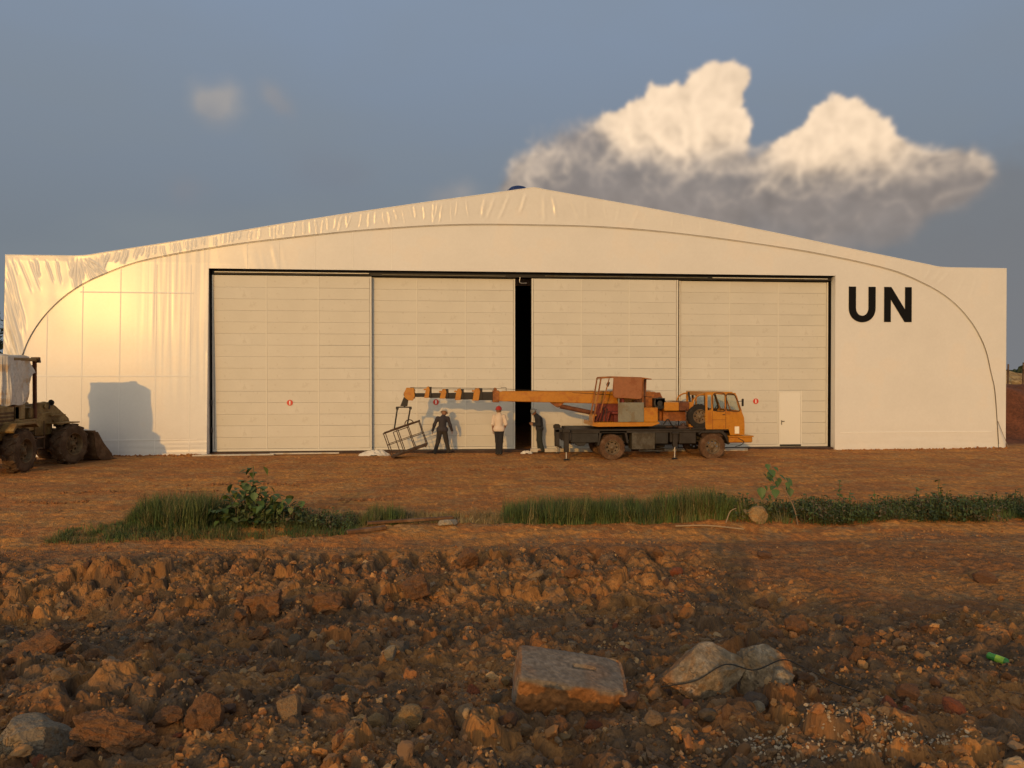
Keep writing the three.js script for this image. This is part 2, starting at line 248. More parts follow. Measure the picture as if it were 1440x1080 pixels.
  const g = new THREE.BufferGeometry(); g.setAttribute('position', new THREE.BufferAttribute(pos, 3)); g.setAttribute('color', new THREE.BufferAttribute(cl, 3)); g.setAttribute('uv', new THREE.BufferAttribute(uv, 2)); g.setIndex(new THREE.BufferAttribute(idx, 1)); g.computeVertexNormals();
  const soil = new THREE.MeshStandardMaterial({ vertexColors: true, roughness: 1, map: tex(512, (u, v) => { const a = pfbm(u, v, 16, 5, 51), b = pn(u * 220, v * 220, 220, 57); const k = .80 + .36 * (a - .5) + .16 * (b - .5); return [k, k * .985, k * .96]; }, true, 0.83), bumpMap: tex(512, (u, v) => { const a = pfbm(u, v, 20, 4, 61), b = pn(u * 90, v * 90, 90, 63); return a * .75 + .25 * (b > .62 ? 1 : b); }, false, 0.61), bumpScale: .034 });
  struct(M('ground', g, soil, null, true));
}

// ------------------------------------------------------------------ the hangar
const roofPts = [[0, 10.52], [4.25, 9.86], [7.4, 9.34], [10.2, 8.84], [12.8, 8.35], [17.15, 7.56], [20, 7.55]];
const archPts = [[0, 9.05], [3, 9.01], [6.1, 8.79], [9.1, 8.45], [12, 8.04], [15, 7.42], [16.5, 6.83], [17.3, 6.38], [18, 5.80], [18.64, 5.02], [19.1, 4.1], [19.35, 3.1], [19.52, 2.3], [19.7, .05]];
const lin = (pts, x) => { x = Math.abs(x); for (let i = 1; i < pts.length; i++) if (x <= pts[i][0]) { const [a, b] = pts[i - 1], [c, d] = pts[i]; return mix(b, d, (x - a) / (c - a)); } return null; };
const catmull = (pts, x) => { x = Math.abs(x); for (let i = 1; i < pts.length; i++) if (x <= pts[i][0]) { const p0 = pts[Math.max(0, i - 2)], p1 = pts[i - 1], p2 = pts[i], p3 = pts[Math.min(pts.length - 1, i + 1)], t = (x - p1[0]) / (p2[0] - p1[0]), w = p2[0] - p1[0]; const m1 = i === 1 ? 0 : (p2[1] - p0[1]) / (p2[0] - p0[0]) * w, m2 = i === pts.length - 1 ? (p2[1] - p1[1]) : (p3[1] - p1[1]) / (p3[0] - p1[0]) * w; return (2 * t ** 3 - 3 * t * t + 1) * p1[1] + (t ** 3 - 2 * t * t + t) * m1 + (-2 * t ** 3 + 3 * t * t) * p2[1] + (t ** 3 - t * t) * m2; } return 0; };
const archY = (x) => Math.abs(x) >= 19.7 ? .02 : Math.max(.02, catmull(archPts, x));
const roofY = (x) => lin(roofPts, Math.min(Math.abs(x), 20));
// The cloth left of the doorway leans back: its foot is pegged out in front of the frame.
const lean = (x, y) => (Math.max(0, .36 - .049 * y) + .024 * Math.max(0, -12.55 - x)) * (1 - sst(-12.6, -10.8, x));
// pulls and creases of the gable cloth: [x0, y0, x1, y1, width, height]
const creases = [];
{
  const add = (x, y, dx, dy, L, w, h) => { const l = Math.hypot(dx, dy); creases.push([x, y, x + dx / l * L, y + dy / l * L, w, h]); };
  // long pulls hanging from the left edge
  for (let y = 7.45; y > 3.6; y -= rr(.16, .34)) add(-19.84 + rr(0, .10), y, .27 + .05 * N(y, 2) + .02 * (7.4 - y), -1, rr(1.5, 2.9), rr(.026, .050), rr(.010, .028));
  for (let x = -19.6; x < -17.5; x += rr(.12, .5)) add(x, 7.5 - rr(0, .1), .30 + rr(-.12, .12), -1, rr(.5, 1.5), rr(.02, .045), rr(.006, .018));
  // fan below the kink of the eaves
  for (let k = 0; k < 11; k++) add(-17.4 + .05 * k, 7.5, -.15 + .12 * k + rr(-.05, .05), -1, rr(.6, 1.15), rr(.018, .036), rr(.008, .022));
  // tension folds across the band, easing off towards the ridge and beyond it
  for (let x = -16.6; x < 19; x += rr(.14, .42) * (x > -3 ? 2.2 : 1)) {
    const top = roofY(x), H0 = top - archY(x), far = x < -8 ? 1 : x < -2 ? .7 : x < 1.4 ? .8 : .28;
    add(x, top - rr(.02, .12) * H0, .55 * N(x * .45, 3.1) * 2 + rr(-.12, .12) + (x > 16.5 ? -.6 : 0), -1, Math.min(H0, 1.6) * rr(.65, 1.0), rr(.018, .042) * (x > -2 ? 1.8 : 1), rr(.006, .022) * far);
  }
}
function foldsBand(x, y) {
  let w = .010 * N(x * .7, y * .7, 36) + .004 * N(x * 2.1, y * 1.4, 37);
  for (const [x0, y0, x1, y1, wd, ht] of creases) {
    if (x < Math.min(x0, x1) - .35 || x > Math.max(x0, x1) + .35) continue;
    const dx = x1 - x0, dy = y1 - y0, l2 = dx * dx + dy * dy, t = ((x - x0) * dx + (y - y0) * dy) / l2;
    if (t < -.05 || t > 1.05) continue;
    const d = ((x - x0) * dy - (y - y0) * dx) / Math.sqrt(l2) + .03 * N(t * 3 + x0 * 7, y0), e = sst(-.05, .3, t) * (1 - sst(.7, 1.05, t));
    w += ht * e * (Math.exp(-((d / wd) ** 2)) - .45 * Math.exp(-(((d - 1.6 * wd) / (1.3 * wd)) ** 2)));
  }
  return w;
}
function foldsPanel(x, y) {
  let w = .010 * N(x * .35, y * .30, 41) + .0035 * N(x * .9, y * .5, 42);
  if (x < -12.5) w += (.0022 * N(x * 6, y * .25, 43) + .0014 * N(x * 13, y * .3, 44)) * sst(-15.6, -14.2, x) * sst(1.4, 2.6, y) + .006 * N(x * .5, y * 9, 45) * (1 - sst(.2, 1.0, y)) * 1.5;
  if (x > 12.5) w += .010 * N(x * .5 + y * 1.2, y * 5, 46) * (1 - sst(.2, 1.3, y));
  if (x > -12.6 && x < -8) w += .012 * Math.max(0, N((x + .25 * y) * 5, y * .4, 47)) * (1 - sst(-10.5, -8.2, x)) * (1 - sst(7.7, 8.2, y));
  return w;
}
const hangar = thing('hangar', 'huge white fabric hangar with four pale sliding doors and a low gabled front', 'hangar');
{
  const A = hangar;
  // shell: side walls and roof as one thick skin running back from the front
  const outer = [[-19.84, -.3], [-19.84, 7.53]], inner = [[-19.7, -.3], [-19.7, 7.35]];
  for (const s of [-1, 1]) { const p = s < 0 ? roofPts.slice(0, -1).reverse() : roofPts.slice(1, -1); for (const [x, y] of p) { outer.push([s * x, y - .02]); inner.push([s * x * .995, y - .2]); } }
  outer.push([19.98, 7.53], [19.98, -.3]); inner.push([19.8, 7.35], [19.8, -.3]);
  M('roof_and_side_cloth', prism([...outer, ...inner.reverse()], -45, -.04, 0), mat.pvc, A);
  M('back_wall', bx(-19.8, 19.8, -.3, 7.4, -45, -44.8), mat.pvc, A);
  M('added_dark_wall', bx(-19.7, 19.7, -.3, 9, -20.2, -20), mat.interior, A);  // added wall across the inside, coloured dark so the door gap looks black
  // gable band between the sewn arch and the roof edge
  const xmap = (u) => { const t = u * 2 - 1; return (t < 0 ? 19.86 : 20) * Math.sign(t) * (1 - Math.pow(1 - Math.abs(t), 1.25)); };
  M('gable_band', sheet(1500, 90, (u, v) => { const x = xmap(u), a = archY(x) - (Math.abs(x) < 19.69 ? .03 : 0), y = mix(a, roofY(x), v); return [x, y, .03 + lean(x, y) + foldsBand(x, y)]; }), mat.pvc, A, true);
  M('roof_hem', tube([...Array(81)].map((_, i) => { const x = Math.max(-19.86, -20 + i * .5); return V(x, roofY(x), .02 + lean(x, roofY(x)) + foldsBand(x, roofY(x)) * .6); }), .022, 400, 6), mat.pvcSeam, A);
  const rim = [V(-19.86, -.05, 0), ...[...Array(81)].map((_, i) => V(Math.max(-19.86, -20 + i * .5), roofY(-20 + i * .5), 0)), V(20, -.05, 0)];
  M('hem_return', sheet(rim.length - 1, 1, (u, v) => { const p = rim[Math.round(u * (rim.length - 1))]; return [p.x, p.y, mix(-.06, .035 + lean(p.x, p.y), v)]; }), mat.pvc, A, true);
  const pan = (x0, x1, y0, nu, nv) => sheet(nu, nv, (u, v) => { const x = mix(x0, x1, u), y = mix(y0, archY(x), v); return [x, y, lean(x, y) + foldsPanel(x, y)]; });
  M('side_panel', pan(-19.69, -12.55, -.05, 240, 200), mat.pvc, A, true);
  M('side_panel', pan(12.55, 19.69, -.05, 160, 160), mat.pvc, A, true);
  M('header_panel', pan(-12.55, 12.55, 7.17, 500, 24), mat.pvc, A, true);
  for (const s of [-1, 1]) M('arch_seam', tube([...Array(70)].map((_, i) => { const x = s * 19.69 * (1 - Math.pow(1 - i / 69, 1.6)), y = archY(x); return V(x, y, .045 + lean(x, y) + foldsBand(x, y)); }), .008, 260, 5), mat.seamDark, A);
  // welded seams of the cloth
  const seamV = (x, y0, y1, w = .035) => M('seam', sheet(2, 60, (u, v) => { const y = mix(y0, y1, v), X = x + (u - .5) * w; return [X, y, lean(X, y) + foldsPanel(X, y) + (u === .5 ? .010 : .004)]; }), mat.pvcSeam, A, true);
  for (const x of [-18.35, -17.1, -15.75, -14.45, -13.2]) seamV(x, .1, Math.min(archY(x) - .08, 7.3));
  for (const [y, x0, x1] of [[6.2, -17.2, -13.1], [3.02, -19.0, -13.1], [.62, -16.5, -12.9], [.7, 12.75, 19.4]]) M('seam', sheet(120, 2, (u, v) => { const x = mix(x0, x1, u), Y = y + (v - .5) * .045; return [x, Y, lean(x, Y) + foldsPanel(x, Y) + (v === .5 ? .012 : .004)]; }), mat.pvcSeam, A, true);
  for (const x of [-11.1, -9.9, -8.55, -7.1, -5.6]) seamV(x, 7.2, archY(x) - .05, .025);
  M('tent_line', rod(V(19.62, 1.15, .06), V(19.95, .05, .25), .012), mat.seamDark, A);
  // frame of the doorway
  M('jamb', bx(-12.66, -12.545, -.1, 7.2, -.75, -.02), mat.steelDark, A); M('jamb', bx(12.53, 12.66, -.1, 7.2, -.75, -.34), mat.steelDark, A);  // jambs coloured near black to stand for the shaded recess and gap
  M('cloth_return', sheet(2, 40, (u, v) => { const y = mix(-.05, 7.17, v); return [-12.552 + .004 * u, y, mix(-.02, lean(-12.55, y) + foldsPanel(-12.55, y), u)]; }), mat.pvc, A, true);
  M('cloth_return', bx(12.515, 12.552, -.05, 7.16, -.33, .012, .004), mat.pvc, A);
  for (const y of [2.0, .95]) M('jamb_bracket', bx(-12.545, -12.47, y - .1, y + .1, -.16, -.03), mat.steelDark, A);
  M('track_beam', bx(-12.53, 12.53, 6.99, 7.2, -.85, -.30), mat.steelDark, A);  // black colour stands in for the dark gap above the doors
  M('track_rail', bx(-12.4, -6.5, 7.05, 7.085, -.29, -.20, .004), mat.doorStrip, A); M('track_rail', bx(-6.0, -1.1, 7.02, 7.045, -.29, -.24, .004), mat.greyDoor, A); M('track_rail', bx(.5, 7.2, 7.04, 7.065, -.29, -.22, .004), mat.greyDoor, A); M('track_rail', bx(7.4, 12.3, 7.045, 7.075, -.29, -.2, .004), mat.doorStrip, A);
  M('floor_rail', bx(-12.5, 12.5, -.12, .085, -.62, -.06), mat.brownSteel, A);
  M('gap_bracket', tube([V(-.52, 7.0, -.25), V(-.52, 6.78, -.25), V(-.25, 6.76, -.25)], .015, 12), mat.steel, A);
  // roof ventilator: a low domed cowl of blue blades
  const vent = part('roof_vent', A, [-.56, 10.47, -.62]);
  M('cowl', lathe([[0, .26], [.16, .245], [.30, .20], [.40, .11], [.43, 0], [.40, -.12], [.3, -.2]], 24), std([.012, .03, .13], .4), vent);
  for (let k = 0; k < 12; k++) M('blade', bx(.40, .45, -.1, .1, -.015, .015).rotateY(k * Math.PI / 6), std([.015, .04, .17], .4), vent);
  // lettering on the right hand panel
  const uS = new THREE.Shape(); uS.moveTo(13.09, 6.73); uS.lineTo(13.40, 6.73); uS.lineTo(13.40, 5.86); uS.bezierCurveTo(13.40, 5.42, 13.94, 5.42, 13.94, 5.86); uS.lineTo(13.94, 6.73); uS.lineTo(14.25, 6.73); uS.lineTo(14.25, 5.86); uS.bezierCurveTo(14.25, 5.06, 13.09, 5.06, 13.09, 5.86);
  const nS = [[14.62, 6.73], [14.93, 6.73], [15.53, 5.80], [15.53, 6.73], [15.82, 6.73], [15.82, 5.28], [15.51, 5.28], [14.91, 6.21], [14.91, 5.28], [14.62, 5.28]];
  const ext = (s) => new THREE.ExtrudeGeometry(s, { depth: .012, bevelEnabled: false, curveSegments: 20 }).translate(0, 0, .014);
  M('letter', ext(uS), mat.letter, A); M('letter', ext(new THREE.Shape(nS.map((p) => new THREE.Vector2(...p)))), mat.letter, A);

  // sliding doors: sandwich boards in three bays each
  const boardMats = [0, 1, 2, 3, 4].map((i) => std([.60 + .008 * (i - 2), .585 + .008 * (i - 2), .53 + .008 * (i - 2)], .52 + .02 * i, { map: tex(256, (u, v) => { const a = pfbm(u, v, 3, 6, 71 + i), b = pfbm(u, v, 12, 5, 81 + i); const k = .97 + .05 * (a - .5), s = sst(.70, .85, b + .2 * (a - .5)) * .05; return [k - s, k - s * 1.1, k - s * 1.2]; }, true, .37 + .05 * i) }));
  const boardGeo = {};
  function board(w, h) { const key = w.toFixed(2) + h.toFixed(3); return boardGeo[key] ??= boxUV(new THREE.ExtrudeGeometry(new THREE.Shape([[-w / 2, -h / 2], [w / 2, -h / 2], [w / 2, h / 2], [-w / 2, h / 2]].map((p) => new THREE.Vector2(...p))), { depth: .05, bevelEnabled: true, bevelThickness: .004, bevelSize: .0035, bevelOffset: -.0035, bevelSegments: 1 })); }
  const rows = 15, y0 = .20, y1 = 6.93;
  const doors = [[-12.50, -6.40, -.30, true], [-6.62, -.70, -.52, true], [-.05, 5.96, -.30, false], [6.07, 12.44, -.52, true]];
  doors.forEach(([xa, xb, z, sgn], di) => {
    const D = part('sliding_door', A, [(xa + xb) / 2, 0, z]), w = (xb - xa - .12) / 3, h = (y1 - y0) / rows;
    M('core', bx(-(xb - xa) / 2, (xb - xa) / 2, .09, 6.955, -.11, 0), mat.doorStrip, D);
    const wicket = di === 3 ? [10.36 - (xa + xb) / 2, 11.28 - (xa + xb) / 2] : null;
    for (let c = 0; c < 3; c++) for (let r = 0; r < rows; r++) {
      const cx = -(xb - xa) / 2 + .06 + w * (c + .5), cy = y0 + h * (r + .5);
      if (wicket && c === 2 && r < 5) { // boards to the left and right of the wicket door
        const cl = -(xb - xa) / 2 + .06 + w * c, cr = cl + w;
        for (const [a, b] of [[cl + .03, wicket[0] - .04], [wicket[1] + .04, cr - .015]]) if (b - a > .1) { const m = M('board', board(b - a, h - .008), boardMats[Math.floor(rnd() * 5)], D, true); m.position.set((a + b) / 2, cy, .012); }
        continue;
      }
      const m = M('board', board(w - .03, h - (rnd() < .2 ? .008 : .003)), boardMats[Math.floor(rnd() * 5)], D, true);
      m.position.set(cx, cy, .012 + rr(-.0015, .0015)); m.rotation.x = rr(-.004, .004);
    }
    for (let c = 1; c < 3; c++) M('cover_strip', bx(-.022, .022, y0 - .05, y1, .05, .078, .004).translate(-(xb - xa) / 2 + .06 + w * c, 0, 0), mat.doorStrip, D);
    for (const s of [-1, 1]) M('edge_profile', bx(-.03, .03, .1, 6.95, -.02, .085, .006).translate(s * ((xb - xa) / 2 - .03), 0, 0), mat.doorStrip, D);
    M('bottom_profile', bx(-(xb - xa) / 2 + .06, (xb - xa) / 2 - .06, .10, y0 - .008, .0, .075, .006), mat.doorStrip, D);
    if (sgn) { // round red mark with a white bar
      const sx = [-9.56, -3.88, 0, 9.33][di] - (xa + xb) / 2;
      M('red_mark', new THREE.CylinderGeometry(.115, .115, .012, 28).rotateX(Math.PI / 2).translate(sx, 1.99, .078), mat.red, D);
      M('white_bar', bx(sx - .024, sx + .024, 1.915, 2.065, .083, .090, .002), mat.white, D);
    }
    if (wicket) {
      const wm = std([.68, .67, .62], .5);
      M('wicket_frame', prismHoled([[wicket[0] - .035, .12], [wicket[1] + .035, .12], [wicket[1] + .035, 2.43], [wicket[0] - .035, 2.43]], [[[wicket[0] + .01, .17], [wicket[0] + .01, 2.38], [wicket[1] - .01, 2.38], [wicket[1] - .01, .17]]], .01, .085), wm, D);
      M('wicket_door', bx(wicket[0] + .016, wicket[1] - .016, .19, 2.374, .02, .075, .006), wm, D);
      M('wicket_handle', [bx(wicket[0] + .07, wicket[0] + .20, 1.14, 1.165, .10, .125), bx(wicket[0] + .07, wicket[0] + .10, 1.0, 1.2, .075, .09)], mat.steelDark, D);
      M('threshold', bx(wicket[0], wicket[1], .115, .19, .03, .10), mat.steelDark, D);
    }
  });
}

// ------------------------------------------------------------------ wheels, shared by both machines
const circ = (r, n = 24, cx = 0, cy = 0) => [...Array(n)].map((_, i) => [cx + r * Math.cos(i / n * 2 * Math.PI), cy + r * Math.sin(i / n * 2 * Math.PI)]);
function wheel(parent, name, [x, y, z], r, w, axis, tyreMat, rimMat, lugs = 0) { // outer face towards +axis
  const g = part(name, parent, [x, y, z]); g.rotation.y = axis;
  const ri = r * .58;
  const tyre = [lathe([[ri, -w / 2 + .01], [r * .72, -w / 2], [r * .9, -w * .49], [r * .975, -w * .42], [r, -w * .32], [r * 1.003, 0], [r, w * .32], [r * .975, w * .42], [r * .9, w * .49], [r * .72, w / 2], [ri, w / 2 - .01]], 44).rotateX(Math.PI / 2)];
  const n = lugs || 40;
  for (let k = 0; k < n; k++) { const s = k % 2 ? 1 : -1, L = lugs ? .05 : .016; tyre.push(slab(lugs ? r * .15 : r * .085, L, w * .46, .006).rotateY(s * (lugs ? .55 : .35)).translate(0, r + L * .25, s * w * .24).rotateZ(k / n * 2 * Math.PI)); }
  M('tyre', tyre, tyreMat, g);
  const holes = [...Array(8)].map((_, i) => circ(r * .07, 10, r * .38 * Math.cos(i * Math.PI / 4), r * .38 * Math.sin(i * Math.PI / 4)));
  M('rim', [lathe([[ri, -w * .42], [ri * .95, -w * .3], [ri * .93, w * .34], [ri * .98, w * .42], [ri * 1.03, w * .47], [ri * .99, w * .505], [ri * .93, w * .47], [ri * .90, w * .3], [ri * .86, w * .18]], 36).rotateX(Math.PI / 2), prismHoled(circ(ri * .90, 36), holes, w * .15, w * .19)], rimMat, g);
  const hub = [lathe([[0, w * .42], [r * .10, w * .41], [r * .13, w * .34], [r * .15, w * .24], [r * .26, w * .21], [r * .27, w * .15]], 20).rotateX(Math.PI / 2)];
  for (let k = 0; k < 8; k++) hub.push(new THREE.CylinderGeometry(r * .022, r * .022, .05, 6).rotateX(Math.PI / 2).translate(r * .21 * Math.cos(k * Math.PI / 4 + .3), r * .21 * Math.sin(k * Math.PI / 4 + .3), w * .24));
  M('hub', hub, rimMat, g); return g;
}

// ------------------------------------------------------------------ truck crane, parked along the doors
{
  const T = thing('truck_crane', 'orange truck crane parked along the sliding doors with its boom lowered', 'truck crane', [4, 0, 1.9]);
  const b = (x0, x1, y0, y1, z0, z1, r) => bx(x0 - 4, x1 - 4, y0, y1, z0 - 1.9, z1 - 1.9, r), P = (pts) => pts.map(([x, y]) => [x - 4, y]), Z = (z) => z - 1.9, W = (x, y, z) => V(x - 4, y, z - 1.9);
  const m = (n, g, mt, p = T) => M(n, g, mt, p);
  // carrier
  m('chassis_frame', [b(.75, 7.2, .66, .95, 2.25, 2.37), b(.75, 7.2, .66, .95, 1.43, 1.55), b(.8, .95, .66, .95, 1.4, 2.4), b(3.0, 3.12, .66, .95, 1.4, 2.4), b(5.2, 5.32, .66, .95, 1.4, 2.4)], mat.chassis);
  m('deck', [b(1.0, 5.95, 1.04, 1.10, .78, 3.02), b(1.0, 5.95, .96, 1.045, 2.96, 3.0), b(1.0, 5.95, .96, 1.045, .8, .84)], mat.chassis);
  m('outrigger_beam', b(.72, 1.02, .70, 1.02, .72, 3.06), mat.chassis); m('outrigger_beam', b(4.66, 4.98, .62, 1.0, .76, 3.04), mat.chassis);
  for (const [x, z] of [[.83, 3.08], [.83, .72], [4.83, 3.05], [4.83, .75]]) {
    const o = part('outrigger', T, [x - 4, 0, Z(z)]);
    const low = x > 4;
    M('sleeve', [bx(-.085, .085, low ? .45 : .3, low ? 1.0 : 1.16, -.085, .085), bx(-.13, .13, low ? .92 : 1.0, low ? .98 : 1.12, -.11, .11)], mat.chassis, o);
    M('jack_rod', rod(V(0, .03, 0), V(0, .6, 0), .032, 12), mat.steel, o); M('foot', lathe([[0, .05], [.05, .05], [.11, .02], [.12, 0]], 16).translate(0, .005, 0), mat.steelDark, o);
  }
  m('tow_hook', [b(.46, .60, .52, 1.11, 2.85, 2.98), b(.46, .75, 1.0, 1.1, 2.6, 2.98), prism(P([[.50, .56], [.66, .5], [.70, .42], [.6, .42], [.52, .48]]), Z(2.87), Z(2.96))], mat.chassis);
  m('side_skirt', [b(1.02, 2.02, .62, .96, 2.7, 2.98), prism(P([[1.15, .62], [1.6, .62], [1.5, .5], [1.25, .5]]), Z(2.72), Z(2.95))], mat.steelDark);
  m('tank', lathe([[0, -.45], [.16, -.45], [.18, -.42], [.18, .42], [.16, .45], [0, .45]], 24).rotateZ(Math.PI / 2).translate(1.35 - 4 + .15, .70, Z(2.2)), mat.chassis);
  m('rear_fender', prism(P([[1.98, .50], [2.06, .54], [2.14, .98], [2.98, .98], [3.06, .6], [3.14, .56], [3.06, 1.04], [2.06, 1.04]]), Z(2.45), Z(3.0)), mat.chassis);
  m('tool_box', [b(3.25, 4.11, .36, .98, 2.45, 3.03, .03), b(3.28, 4.08, .92, .95, 3.02, 3.045), b(3.3, 3.34, .45, .6, 3.02, 3.05)], mat.greyBox);
  m('side_locker', b(4.12, 4.62, .55, .98, 2.5, 2.98, .03), mat.steelDark); m('battery_box', b(5.02, 5.66, .55, .97, 2.4, 2.98, .03), mat.chassis);
  m('gearbox', [b(3.9, 4.7, .35, .8, 1.6, 2.3, .06), rod(W(2.6, .45, 1.9), W(6.2, .5, 1.9), .06, 10), rod(W(4.2, .35, 2.55), W(4.6, .3, 2.5), .05)], mat.chassis);
  m('axle', [rod(W(2.53, .42, .9), W(2.53, .42, 2.9), .09, 12), new THREE.SphereGeometry(.22, 16, 12).translate(-1.47, .42, 0)], mat.chassis); m('axle', rod(W(6.27, .42, .9), W(6.27, .42, 2.9), .07, 12), mat.chassis);
  m('leaf_spring', [b(1.9, 3.2, .58, .66, 2.42, 2.5), b(5.7, 6.85, .58, .64, 2.42, 2.5)], mat.chassis);
  for (const z of [3.02, .78]) { const s = z > 2 ? 1 : -1; wheel(T, 'wheel', [-1.47, .44, Z(z) - s * .14], .465, .27, s > 0 ? 0 : Math.PI, mat.dustyRubber, mat.rim); wheel(T, 'wheel', [2.27, .44, Z(z) - s * .14], .475, .27, s > 0 ? 0 : Math.PI, mat.dustyRubber, mat.rim); wheel(T, 'wheel', [-1.47, .44, Z(z) - s * .45], .465, .27, s > 0 ? 0 : Math.PI, mat.dustyRubber, mat.rim); }
  for (const z of [.8, 2.5]) m('front_fender', prism(P([[5.72, .92], [5.85, 1.03], [6.62, 1.03], [6.78, .9], [6.92, .55], [6.86, .52], [6.70, .84], [6.56, .95], [5.85, .95], [5.76, .86]]), Z(z), Z(z + .53)), mat.chassis);
  m('front_skirt', b(5.9, 6.75, .80, 1.0, 2.2, 2.85), mat.brownSteel);
  m('bumper', [b(6.86, 7.76, .58, .79, .70, 3.08, .05), b(6.83, 7.79, .785, .84, .68, 3.1, .02)], mat.orange); m('bumper_rail', tube([W(7.2, .75, 3.09), W(7.4, .62, 3.13), W(7.3, .5, 3.1), W(7.1, .45, 3.08)], .014, 16), mat.chassis);
  // driver's cab
  const side = [[5.98, 1.08], [6.86, 1.08], [6.92, .86], [7.46, .86], [7.46, 1.25], [7.44, 1.5], [7.34, 1.76], [7.17, 2.29], [7.07, 2.40], [6.9, 2.43], [5.98, 2.43]];
  const winA = [[6.06, 1.78], [6.20, 1.78], [6.20, 2.34], [6.06, 2.34]], winB = [[6.28, 1.76], [6.71, 1.76], [6.71, 2.36], [6.28, 2.36]], winC = [[6.79, 1.76], [7.27, 1.76], [7.11, 2.28], [7.04, 2.36], [6.79, 2.36]];
  const cab = part('cab', T);
  for (const [z0, z1] of [[3.0, 3.04], [.76, .80]]) {
    M('side_wall', prismHoled(P(side), [winA, winB, winC].map(P), Z(z0), Z(z1)), mat.orange, cab);
    for (const w of [winB, winC]) { const gl = prismHoled(P(w), [], Z(z0) + .017, Z(z0) + .023); M('window_glass', gl, mat.glass, cab); M('window_seal', tube([...w, w[0]].map(([x, y]) => W(x, y, z1 + .003)), .014, 60, 5), mat.steelDark, cab); }
  }
  M('roof', [b(5.98, 7.02, 2.39, 2.45, .78, 3.02, .03)], mat.orange, cab);
  M('front_wall', [b(7.42, 7.47, .86, 1.3, .80, 3.0), bar(W(7.43, 1.28, 1.9), W(7.34, 1.76, 1.9), .04, 2.2), bar(W(7.345, 1.74, .82), W(7.12, 2.36, .82), .05, .07), bar(W(7.345, 1.74, 2.98), W(7.12, 2.36, 2.98), .05, .07), bar(W(7.345, 1.74, 1.9), W(7.12, 2.36, 1.9), .04, .05), b(7.03, 7.15, 2.32, 2.41, .82, 2.98)], mat.orange, cab);
  M('windscreen', sheet(1, 1, (u, v) => [mix(7.335, 7.115, v) - 4, mix(1.76, 2.34, v), mix(-1.05, 1.05, u)]), mat.glass, cab);
  M('rear_wall', [b(5.98, 6.02, 1.08, 1.74, .8, 3.0), b(5.98, 6.03, 2.3, 2.40, .8, 3.0), b(5.98, 6.03, 1.7, 2.35, 1.86, 1.94)], mat.orange, cab);
  M('floor', b(6.0, 7.42, 1.02, 1.09, .82, 2.98), mat.chassis, cab);
  M('bench_seat', [b(6.15, 6.65, 1.25, 1.45, .95, 2.85, .05), b(6.08, 6.2, 1.4, 1.75, .95, 2.85, .04)], mat.steelDark, cab);
  M('steering_wheel', [new THREE.TorusGeometry(.21, .017, 8, 24).rotateY(1.1).rotateZ(-.5).translate(7.0 - 4, 1.72, Z(1.25)), rod(W(7.0, 1.72, 1.25), W(7.25, 1.35, 1.25), .02)], mat.steelDark, cab);
  M('door_line', [b(6.74, 6.755, 1.10, 1.76, 3.038, 3.0425, .001), b(6.25, 6.74, 1.42, 1.432, 3.038, 3.0425, .001), b(6.24, 6.25, 1.10, 1.76, 3.038, 3.0425, .001)], mat.rust, cab);
  M('door_handle', b(6.62, 6.72, 1.60, 1.63, 3.04, 3.065), mat.steelDark, cab);
  M('corner_lamp', b(7.08, 7.25, .91, 1.18, 3.03, 3.075, .012), mat.lamp, cab); M('headlight', lathe([[0, .03], [.07, .025], [.09, 0]], 18).rotateZ(-Math.PI / 2).translate(3.47, 1.0, .8), mat.lamp, cab); M('headlight', lathe([[0, .03], [.07, .025], [.09, 0]], 18).rotateZ(-Math.PI / 2).translate(3.47, 1.0, -.8), mat.lamp, cab);
  M('mirror', [rod(W(7.2, 2.1, 3.04), W(7.36, 2.12, 3.2), .01), b(7.3, 7.34, 1.93, 2.2, 3.14, 3.27)], mat.steelDark, cab);
  m('roll_hoop', [tube([W(5.55, 1.5, 2.9), W(5.55, 1.95, 2.9), W(5.62, 2.2, 2.9), W(5.8, 2.33, 2.9), W(6.0, 2.37, 2.9)], .03, 24, 8), tube([W(5.55, 1.5, .9), W(5.55, 1.95, .9), W(5.62, 2.2, .9), W(5.8, 2.33, .9), W(6.0, 2.37, .9)], .03, 24, 8), b(5.43, 5.58, 1.1, 2.08, 2.7, 2.9)], mat.orange);
  m('exhaust_pipe', tube([W(5.52, 1.2, 2.75), W(5.5, 2.0, 2.75), W(5.44, 2.44, 2.75)], .038, 16, 8), mat.steelDark);
  const sp = wheel(T, 'spare_wheel', [1.79, 1.55, Z(2.9)], .445, .25, 0, mat.rubber, mat.rim);
  m('spare_bracket', [b(5.5, 6.0, 1.08, 1.14, 2.6, 3.05), rod(W(5.79, 1.55, 2.4), W(5.79, 1.55, 2.9), .03)], mat.chassis);
  m('deck_clutter', [b(5.0, 5.3, 1.10, 1.2, 2.6, 2.95), rod(W(5.1, 1.14, 2.9), W(5.95, 1.14, 3.0), .02), lathe([[0, .14], [.08, .13], [.1, .02], [.1, 0]], 14).translate(1.22, 1.16, Z(2.8)), rod(W(4.6, 1.15, 2.7), W(5.2, 1.18, 2.8), .03)], mat.brownSteel);
  m('hose', tube([W(4.45, 1.25, 2.9), W(4.6, 1.45, 2.95), W(4.75, 1.25, 2.9), W(4.9, 1.15, 2.85)], .025, 20), mat.steelDark);
  // slewing upper works
  m('slewing_ring', lathe([[0, 1.10], [.62, 1.10], [.64, 1.13], [.64, 1.2], [.58, 1.22], [0, 1.22]], 36).translate(-.5, 0, 0), mat.chassis);
  m('platform', [prism(P([[1.80, 1.22], [1.82, 1.35], [4.25, 1.35], [4.3, 1.30], [4.0, 1.20], [2.0, 1.19]]), Z(1.2), Z(3.0))], mat.orange);
